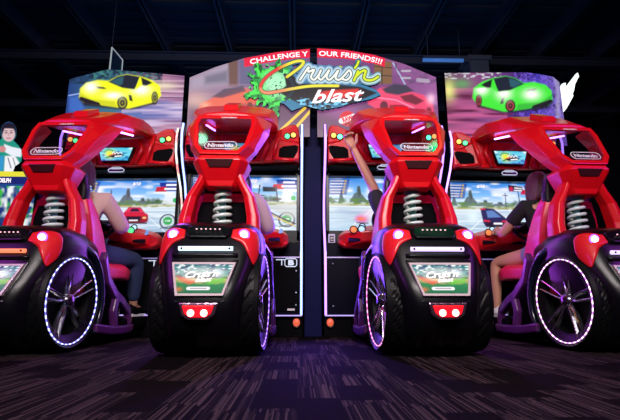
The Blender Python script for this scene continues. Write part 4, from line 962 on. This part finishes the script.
# small coloured stage lamps under the roof, mirrored in the canopy windows
for x_, y_, r_, col, st_, nm, lb in ((1.86, 2.12, .17, (.02, 1.0, .35), 9, 'green', 'green stage lamp under the roof over the right side'), 
                                     (-1.27, 2.28, .07, (.25, 1.0, .55), 12, 'pale_green', 'pale green stage lamp under the roof over the left side'), (-3.40, 2.2, .08, (1.0, .62, .06), 12, 'amber', 'amber stage lamp under the roof at the far left')):
    t = empty('stage_lamp', (x_, y_, 4.44)); tag(t, lb, 'light'); of = (x_, y_, 4.44)
    MB().ball((x_, y_, 4.30), (r_, r_, r_*.6)).build('lamp_lens', em('stage_'+nm, col, st_), t, off=of)
    q = MB(); q.loft([[(x_+rr*math.cos(a_), y_+rr*math.sin(a_), z_) for a_ in [2*math.pi*k_/20 for k_ in range(20)]] for rr, z_ in ((r_*1.15, 4.30), (r_*1.15, 4.40), (r_*.4, 4.44))], smooth=True); q.build('lamp_housing', BLKM, t, off=of)
    MB().tube([(x_, y_, 4.42), (x_, y_, 4.68)], .012).build('hanging_rod', STEEL, t, off=of)

# ---------------------------------------------------------------- neighbours at the edges
P = [(554.8,114.5),(559,95),(563,83),(566,82.3),(566.4,87),(578,72),(579.5,76),(576.7,81.5),(575.4,84.3),(574.5,90),(573,94),(574,95.3),(571,101),(567,108),(561.6,114.5),(561,124),(553,124)]
WYp = 4.5; pts = [at(a, b, WYp) for a, b in P]; cx_ = sum(p[0] for p in pts)/len(pts)
t = empty('wing_sign', (cx_, WYp, 0)); tag(t, 'glowing white feathered wing sign standing behind the green car marquee', 'sign')
q = MB(); q.prism([(x, WYp, z) for x, z in pts], (0, .05, 0)); q.build('wing_face', em('wing_white_glow', (.88, 1.0, .95), 1.3), t, off=(cx_, WYp, 0), bevel=.008)
MB().box(cx_-.05, cx_+.03, WYp+.05, WYp+.12, 0, 1.95).build('sign_post', BLKM, t, off=(cx_, WYp, 0))
MB().box(cx_-.25, cx_+.25, WYp-.10, WYp+.30, 0, .05).build('post_foot', BLKM, t, off=(cx_, WYp, 0))
# sports game on the far left
GY = 4.3; gx0, gz1 = at(-30, 118, GY); gx1, gz0 = at(26, 262, GY)
nu, nv = 130, 330; u = np.linspace(gx0, gx1, nu)[None, :]; v = np.linspace(gz0, gz1, nv)[:, None]; LX = u+0*v; LZ = v+0*u; LYY = np.full(LX.shape, GY); px, py = proj(LX, LYY, LZ); A = Art(px, py, (30, 90, 110))
A.grad([(0,(20,60,110)),(.3,(30,120,130)),(.42,(20,70,140)),(1,(20,50,90))], (A.y-118)/144); A.mix((240, 245, 250), (A.noise(3, 5, 4)-.4)*2.4*(A.y > 186)); A.mix((60, 190, 60), (A.noise(4, 6, 14)-.55)*3*(A.y > 186)); A.mix((20, 40, 130), (A.noise(5, 4, 24)-.55)*3*(A.y > 186))
body = A.poly([(-30,138),(0,140),(4,136),(13,140),(19,146),(22.5,152),(21,162),(15,166),(13,172),(-4,174),(-30,172)], .6)
A.mix((25, 150, 130), body); A.mix((235, 240, 250), A.poly([(4,144),(12,147),(22,149),(21,157),(12,156),(5,152)], .6)); A.mix((245, 245, 250), A.poly([(5,156),(15,156),(20,164),(12,172),(4,172)], .7)); A.mix((30, 40, 90), A.line([(8,158),(11,168)], 1)+A.line([(13,158),(15,165)], .8)); A.mix((210, 140, 140), A.ell(2, 149, 4, 3)); A.mix((50, 150, 210), A.poly([(-6,156),(4,156),(3,170),(-6,172)], 1))
A.mix((225, 190, 195), A.ell(8.6, 134, 6.3, 7.6)); A.mix((25, 20, 40), A.poly([(1.5,135),(1,128),(4,123.5),(10,122.5),(15,125),(17,130),(15.8,134),(14.5,129),(9,128.5),(4.5,128.5),(2.6,134)], .6)); A.mix((30, 20, 40), A.ell(6.2, 132.8, 1.3, .6)+A.ell(11.2, 132.8, 1.3, .6)+A.line([(4.8,130.8),(7.4,131)], .7)+A.line([(10,131),(12.6,130.8)], .7)); A.mix((160, 90, 110), A.line([(6.6,138.2),(10.8,138.2)], .9)+A.line([(8.7,133.5),(8.9,136)], .7)*.7)
A.mix((235, 225, 60), ((A.y > 171.5)*(A.y < 176.5)).astype(float)); A.mix((15, 30, 110), ((A.y > 176.5)*(A.y < 184)).astype(float))
head = np.maximum(A.ell(8.6, 132, 8.2, 10.2), body); mask = np.maximum(head, (A.y > 171.5).astype(float))
t = empty('sports_arcade_cabinet', ((gx0+gx1)/2, GY, 0)); tag(t, 'sports arcade cabinet with a printed footballer in green, at the left edge', 'arcade machine'); of = ((gx0+gx1)/2, GY, 0)
g = art_grid('cabinet_art', LX, LYY, LZ, A.c, art_mat('lit_sports_print', 1.0), t, mask=mask, off=of)
tb = MB(); X, Z = at(5, 180.3, GY-.004); put_text(tb, 'DELPH', (X, GY-.004, Z), .042, bold=.003, width=.115); tb.build('cabinet_lettering', em('lit_white_print', (1, .93, .95), 1.0), t, off=of)
zk = at(10, 172, GY)[1]; MB().box(gx0, gx1, GY+.01, GY+.45, 0.0, zk).build('cabinet_body', NAVY, t, off=of, bevel=.01)
gb = art_grid('figure_backing', LX[::3, ::3], LYY[::3, ::3]+.012, LZ[::3, ::3], A.c[::3, ::3]*0, BLKM, t, mask=head[::3, ::3], off=of); md = gb.modifiers.new('thickness', 'SOLIDIFY'); md.thickness = .015; md.offset = 0

# ================================================================== the players
def skin(nodes, edges, sub=2):
    """nodes: list of (x,y,z,r); grown into one smooth surface; returns verts, faces"""
    me = bpy.data.meshes.new('tmp'); me.from_pydata([n[:3] for n in nodes], edges, [])
    o = bpy.data.objects.new('tmp', me); COL.objects.link(o); md = o.modifiers.new('s', 'SKIN'); md.use_smooth_shade = True
    me.skin_vertices.new() if hasattr(me.skin_vertices, 'new') and not me.skin_vertices else None
    if not me.skin_vertices:
        bm = bmesh.new(); bm.from_mesh(me); bm.verts.layers.skin.verify(); bm.to_mesh(me); bm.free()
    for i, n in enumerate(nodes):
        sv = me.skin_vertices[0].data[i]; rr = n[3] if hasattr(n[3], '__len__') else (n[3], n[3]); sv.radius = rr; sv.use_root = (i == 0)
    s2 = o.modifiers.new('u', 'SUBSURF'); s2.levels = sub; s2.render_levels = sub
    dg = bpy.context.evaluated_depsgraph_get(); ev = o.evaluated_get(dg); m2 = ev.to_mesh(); v = [tuple(p.co) for p in m2.vertices]; f = [tuple(p.vertices) for p in m2.polygons]
    ev.to_mesh_clear(); bpy.data.objects.remove(o); bpy.data.meshes.remove(me); return v, f
def hand(mb, wrist, palm_dir, curl_dir, side, s=1.0, curl=1.0):
    """palm with four unequal bent fingers and a thumb; curl_dir: towards which the fingers close"""
    d = Vector(palm_dir).normalized(); c = Vector(curl_dir).normalized(); c = (c-d*c.dot(d)).normalized(); a = d.cross(c)*side; w0 = Vector(wrist)
    secs = []
    for t, hw, th in ((-.01, .024, .018), (.02, .030, .017), (.05, .038, .016), (.085, .040, .013)):
        p = w0+d*t*s; secs.append([p+a*(hw*s*math.cos(q))+c*(th*s*math.sin(q)) for q in [2*math.pi*i/12 for i in range(12)]])
    mb.loft(secs, smooth=True)
    for off_, L in ((-.030, .062), (-.010, .074), (.010, .070), (.029, .056)):
        p = w0+d*.080*s+a*off_*s; pts = [p-d*.02*s, p]; ang = 0
        for f_, da in ((.42, .75), (.33, .85), (.25, .6)):
            ang += da*curl; p = p+(d*math.cos(ang)+c*math.sin(ang))*L*f_*s; pts.append(p)
        mb.tube(pts, [.010*s, .0095*s, .009*s, .008*s, .0055*s], n=8)
    p = w0+d*.02*s-a*.026*s; pts = [p]
    for dr, L in (((d*.6-a*.8), .034), ((d*.85-a*.35+c*.4), .030), ((d*.6+c*.8), .024)):
        p = p+dr.normalized()*L*s; pts.append(p)
    mb.tube(pts, [.013*s, .012*s, .010*s, .006*s], n=8)
def head_mesh(mb, c, s, yaw=0.0, tiltx=0.0):
    M = Matrix.Translation(c) @ Matrix.Rotation(yaw, 4, 'Z') @ Matrix.Rotation(tiltx, 4, 'X')
    nu, nv = 32, 26; v = []; f = []
    for j in range(nv+1):
        th = math.pi*j/nv
        for i in range(nu):
            ph = 2*math.pi*i/nu; x = math.sin(th)*math.cos(ph); y = math.sin(th)*math.sin(ph); z = math.cos(th)
            w_ = .075*(1 if z > -.2 else 1-.38*((-z-.2)/.8)); X = x*w_; Y = y*.092*(1 if z > -.2 else 1-.15*((-z-.2)/.8)); Z = z*.118
            if y > .5:      # face towards +y
                Y += .020*math.exp(-((x/.16)**2+((z+.12)/.22)**2)) + .007*math.exp(-((x/.35)**2+((z+.50)/.12)**2)) + .006*math.exp(-((x/.4)**2+((z+.85)/.15)**2)) + .006*math.exp(-((z-.16)/.08)**2)
                for ex in (-.38, .38): Y -= .010*math.exp(-(((x-ex)/.2)**2+((z-.02)/.12)**2))
            v.append(tuple(M @ Vector((X*s, Y*s, Z*s))))
    for j in range(nv):
        for i in range(nu): k = (i+1) % nu; f.append((j*nu+i, (j+1)*nu+i, (j+1)*nu+k, j*nu+k))
    mb.add(v, f, 0, True)
    for sx in (-1, 1):
        e = MB(); e.ball((0, 0, 0), (.010*s, .020*s, .032*s), nu=10, nv=8); mb.add([tuple(M @ Vector((x+sx*.076*s, y-.005*s, z-.005*s))) for x, y, z in e.v], e.f, 0, True)
        e = MB(); e.ball((0, 0, 0), (.013*s, .007*s, .007*s), nu=10, nv=8); mb.add([tuple(M @ Vector((x+sx*.030*s, y+.083*s, z+.002*s))) for x, y, z in e.v], e.f, 1, True)
        e = MB(); e.ball((0, 0, 0), (.0055*s, .004*s, .006*s), nu=8, nv=6); mb.add([tuple(M @ Vector((x+sx*.030*s, y+.089*s, z+.002*s))) for x, y, z in e.v], e.f, 2, True)
    e = MB(); e.ball((0, 0, 0), (.022*s, .006*s, .006*s), nu=10, nv=6); mb.add([tuple(M @ Vector((x, y+.090*s, z-.058*s))) for x, y, z in e.v], e.f, 3, True)
    return M
SKIN = pm('skin', (.62, .30, .20), .5, bump=(90, .05)); EYEW = pm('eye_white', (.8, .8, .8), .3, bump=(50, .01)); EYED = pm('eye_dark', (.03, .02, .02), .2, bump=(50, .01)); LIP = pm('lips', (.5, .12, .12), .4, bump=(80, .02))
def hair_mat(name, c):
    m = pm(name, c, .4); nt = m.node_tree; b = nt.nodes['Principled BSDF']; tc = nt.nodes.new('ShaderNodeTexCoord'); mp = nt.nodes.new('ShaderNodeMapping'); mp.inputs['Scale'].default_value = (160, 160, 9)
    n = nt.nodes.new('ShaderNodeTexNoise'); n.inputs['Scale'].default_value = 1.0; nt.links.new(tc.outputs['Object'], mp.inputs[0]); nt.links.new(mp.outputs[0], n.inputs['Vector'])
    bp = nt.nodes.new('ShaderNodeBump'); bp.inputs['Strength'].default_value = .8; bp.inputs['Distance'].default_value = .01; nt.links.new(n.outputs['Fac'], bp.inputs['Height']); nt.links.new(bp.outputs['Normal'], b.inputs['Normal'])
    return m
def fabric(name, c): return pm(name, c, .85, bump=(220, .3))
def player(k, label, s, J, shirt, pants, hair, shoe, long_sleeve, shorts, hair_len, raised=None):
    """J: local joints on machine k"""
    g = lambda p: Vector(W(k, *p))
    hip = g(J['hip']); root = empty('person', (hip.x, hip.y, hip.z)); tag(root, label, 'person', None); of = tuple(hip)
    ch, nk, hd = g(J['chest']), g(J['neck']), g(J['head']); mid = (hip+ch)/2
    q = MB()
    def chain(nodes, edges, mb, sub=2, mi=0): v, f = skin(nodes, edges, sub); mb.add(v, f, mi, True)
    N = [(*hip, (.125*s, .10*s)), (*mid, (.115*s, .085*s)), (*ch, (.135*s, .09*s)), (*nk, .05*s), (*(nk+(hd-nk)*.6), .045*s)]; E = [(0,1),(1,2),(2,3),(3,4)]
    S = [(*hip, (.135*s, .115*s)), (*mid, (.128*s, .10*s)), (*ch, (.148*s, .105*s)), (*(nk+(ch-nk)*.15), .060*s)]; SE = [(0,1),(1,2),(2,3)]
    Pn = [(*(hip+Vector((0, 0, .03*s))), (.140*s, .12*s))]; PE = []
    for sd in ('L', 'R'):
        sh, el, wr = g(J['sh'+sd]), g(J['el'+sd]), g(J['wr'+sd]); b = len(N)
        N += [(*sh, .052*s), (*((sh+el)/2), .045*s), (*el, .038*s), (*((el+wr)/2), .036*s), (*wr, .024*s)]; E += [(2,b),(b,b+1),(b+1,b+2),(b+2,b+3),(b+3,b+4)]
        b = len(S)
        if long_sleeve: S += [(*sh, .072*s), (*((sh+el)/2), .062*s), (*el, .055*s), (*((el+wr)/2), .050*s), (*(el+(wr-el)*.93), .036*s)]; SE += [(2,b),(b,b+1),(b+1,b+2),(b+2,b+3),(b+3,b+4)]
        else: S += [(*sh, .068*s), (*(sh+(el-sh)*.45), .062*s), (*(sh+(el-sh)*.62), .060*s)]; SE += [(2,b),(b,b+1),(b+1,b+2)]
        kn, an, to = g(J['kn'+sd]), g(J['an'+sd]), g(J['to'+sd]); hs = hip+(g(J['kn'+sd])-hip)*.22; b = len(N)
        N += [(*hs, .085*s), (*((hs+kn)/2), .072*s), (*kn, .054*s), (*(kn+(an-kn)*.35), .050*s), (*an, .032*s), (*to, .028*s)]; E += [(0,b),(b,b+1),(b+1,b+2),(b+2,b+3),(b+3,b+4),(b+4,b+5)]
        b = len(Pn)
        if shorts: Pn += [(*hs, .098*s), (*(hs+(kn-hs)*.42), .088*s)]; PE += [(0,b),(b,b+1)]
        else: Pn += [(*hs, .098*s), (*((hs+kn)/2), .086*s), (*kn, .068*s), (*(kn+(an-kn)*.4), .062*s), (*(an+(kn-an)*.08), .048*s)]; PE += [(0,b),(b,b+1),(b+1,b+2),(b+2,b+3),(b+3,b+4)]
        fw = Vector((0, 1, 0))
        if raised == sd: hand(q, wr, (wr-el), (.3, -1, .1), 1 if sd == 'R' else -1, s, 1.1)
        else: hand(q, wr, (wr-el).normalized()+fw*.5, (.5 if sd == 'L' else -.5, .3, -.4), 1 if sd == 'R' else -1, s, 1.0)
        # shoe
        up = Vector((0, 0, 1)); dr = (to-an); dr.z = 0; dr.normalize(); lat = dr.cross(up); c0 = an-dr*.045*s; sz = an.z-.062*s; secs = []
        for t_, hw, hh in ((0, .028, .075), (.04, .038, .085), (.10, .040, .075), (.16, .046, .052), (.22, .042, .040), (.255, .022, .028)):
            p = c0+dr*t_*s; secs.append([Vector((p.x, p.y, sz))+lat*(hw*s*math.cos(a_))*(1 if math.sin(a_) > -.1 else 1.05)+up*(hh*s*(max(0, math.sin(a_)))) for a_ in [2*math.pi*i/14 for i in range(14)]])
        w_ = MB(); w_.loft(secs, smooth=True); sho = w_.build('shoe', shoe, root, off=of)
        w_ = MB(); w_.loft([[Vector((p.x, p.y, z_))+lat*hw*s*sg for sg in (-1, 1) for z_ in ((sz-.018*s, sz+.004) if sg < 0 else (sz+.004, sz-.018*s))] for p, hw in ((c0+dr*(-.004*s), .030), (c0+dr*.09*s, .042), (c0+dr*.17*s, .048), (c0+dr*.262*s, .022))]); w_.build('shoe_sole', WHT, sho, off=of, bevel=.003)
    chain(N, E, q)
    dy = math.atan2(g((0, 3.4, 0)).x-g((0, 3.0, 0)).x, .4)*-1
    M = head_mesh(q, hd, s, yaw=dy+J.get('turn', 0), tiltx=R(-4))
    q.build('body', [SKIN, EYEW, EYED, LIP], root, off=of)
    w_ = MB(); chain(S, SE, w_); w_.build('sweatshirt' if long_sleeve else 'tee_shirt', shirt, root, off=of)
    w_ = MB(); chain(Pn, PE, w_); w_.build('shorts' if shorts else 'trousers', pants, root, off=of)
    # hair: cap round the back and the sides, with its own length and parting
    v = []; f = []; nu, nv = 36, 20
    for j in range(nv+1):
        t_ = j/nv
        for i in range(nu+1):
            a_ = R(-38)-(R(360-104))*i/nu  # leaves the face (+y) open
            a_ = R(90)+R(50)+(R(260))*i/nu
            low = -.06-hair_len+.02*math.sin(7*a_)*(hair_len > .05); th = t_*R(100)
            if th < R(80): x_, y_, z_ = .086*math.sin(th)*math.cos(a_)/1, .104*math.sin(th)*math.sin(a_), .130*math.cos(th)
            else:
                tt_ = (th-R(80))/R(20); x_, y_, z_ = (.086+.010*math.sin(3.1*tt_)*(hair_len > .05))*math.cos(a_), (.104+.008*math.sin(3*tt_)*(hair_len > .05))*math.sin(a_), .0226+(low-.0226)*tt_
            r_ = 1+.018*math.sin(11*a_+3*t_)+.012*math.sin(23*a_); v.append(tuple(M @ Vector((x_*s*r_, y_*s*r_, z_*s))))
    for j in range(nv):
        for i in range(nu): a0 = j*(nu+1)+i; f.append((a0, a0+nu+1, a0+nu+2, a0+1))
    w_ = MB(); w_.add(v, f, 0, True)
    fr_ = []                                                 # top and fringe closing towards the forehead
    for i in range(13):
        a_ = R(40)+R(100)*i/12; fr_.append([tuple(M @ Vector((.087*s*math.sin(th)*math.cos(a_), .105*s*math.sin(th)*math.sin(a_), .131*s*math.cos(th)))) for th in np.linspace(0, R(52), 8)])
    w_.loft(fr_, smooth=True, cap=False, closed=False)
    w_.build('hair', hair, root, off=of, solid=.012*s)
    return root
BASEJ = dict(hip=(0, 3.08, .64), chest=(0, 3.04, .93), neck=(0, 3.045, 1.04), head=(0, 3.07, 1.165), shL=(-.165, 3.04, .985), shR=(.165, 3.04, .985), elL=(-.25, 3.17, .80), elR=(.25, 3.17, .80), wrL=(-.17, 3.33, .875), wrR=(.17, 3.33, .875),
             knL=(-.20, 3.50, .62), knR=(.20, 3.50, .62), anL=(-.17, 3.56, .25), anR=(.17, 3.56, .25), toL=(-.18, 3.68, .21), toR=(.18, 3.68, .21))
j = dict(BASEJ); j.update(chest=(.02, 3.03, .96), neck=(.03, 3.04, 1.075), head=(.0, 3.06, 1.205), shR=(.215, 3.04, 1.01), elR=(.30, 3.17, .82), knR=(.28, 3.50, .62), anR=(.24, 3.60, .25), toR=(.25, 3.72, .22), turn=.2)
player(0, 'person in pale pink sweatshirt and dark blue trousers steering the leftmost machine', 1.04, j, fabric('pale_pink_fleece', (.66, .43, .42)), fabric('dark_denim', (.02, .035, .10)), hair_mat('brown_hair', (.10, .04, .025)), BLKM, True, False, .02)
j = dict(BASEJ); j.update(shR=(.20, 3.04, 1.0), elR=(.275, 3.15, .80))
player(1, 'person in pale lilac sweatshirt hidden behind the seat below the orange car marquee', 1.0, j, fabric('pale_lilac_cotton', (.62, .45, .55)), fabric('black_trousers', (.015, .015, .02)), hair_mat('dark_brown_hair', (.035, .018, .012)), BLKM, True, False, .01)
j = dict(BASEJ); j.update(shL=(-.175, 3.04, .99), elL=(-.20, 3.10, 1.13), wrL=(-.335, 3.15, 1.43))
j.update(shL=(-.185, 3.04, .98), elL=(-.185, 3.13, 1.10))
player(2, 'person in dark shirt raising the left forearm beside the canopy below the pink car marquee', 1.02, j, fabric('dark_tee', (.02, .02, .03)), fabric('black_trousers', (.015, .015, .02)), hair_mat('dark_brown_hair', (.035, .018, .012)), BLKM, False, False, .01, raised='L')
j = dict(BASEJ); j.update(hip=(-.02, 3.08, .65), chest=(-.065, 3.05, .93), neck=(-.065, 3.07, 1.03), head=(-.062, 3.09, 1.15), shL=(-.205, 3.07, .985), elL=(-.315, 3.22, .80), wrL=(-.27, 3.37, .855), knL=(-.245, 3.50, .605), anL=(-.262, 3.50, .238), toL=(-.290, 3.61, .205), shR=(.05, 3.05, .98), elR=(.2, 3.2, .80), turn=.15)
player(3, 'girl with a bob haircut, black tee and denim shorts driving the rightmost machine', .92, j, fabric('black_tee', (.008, .008, .010)), fabric('pale_denim', (.30, .34, .42)), hair_mat('auburn_hair', (.10, .030, .022)), WHT, False, True, .085)
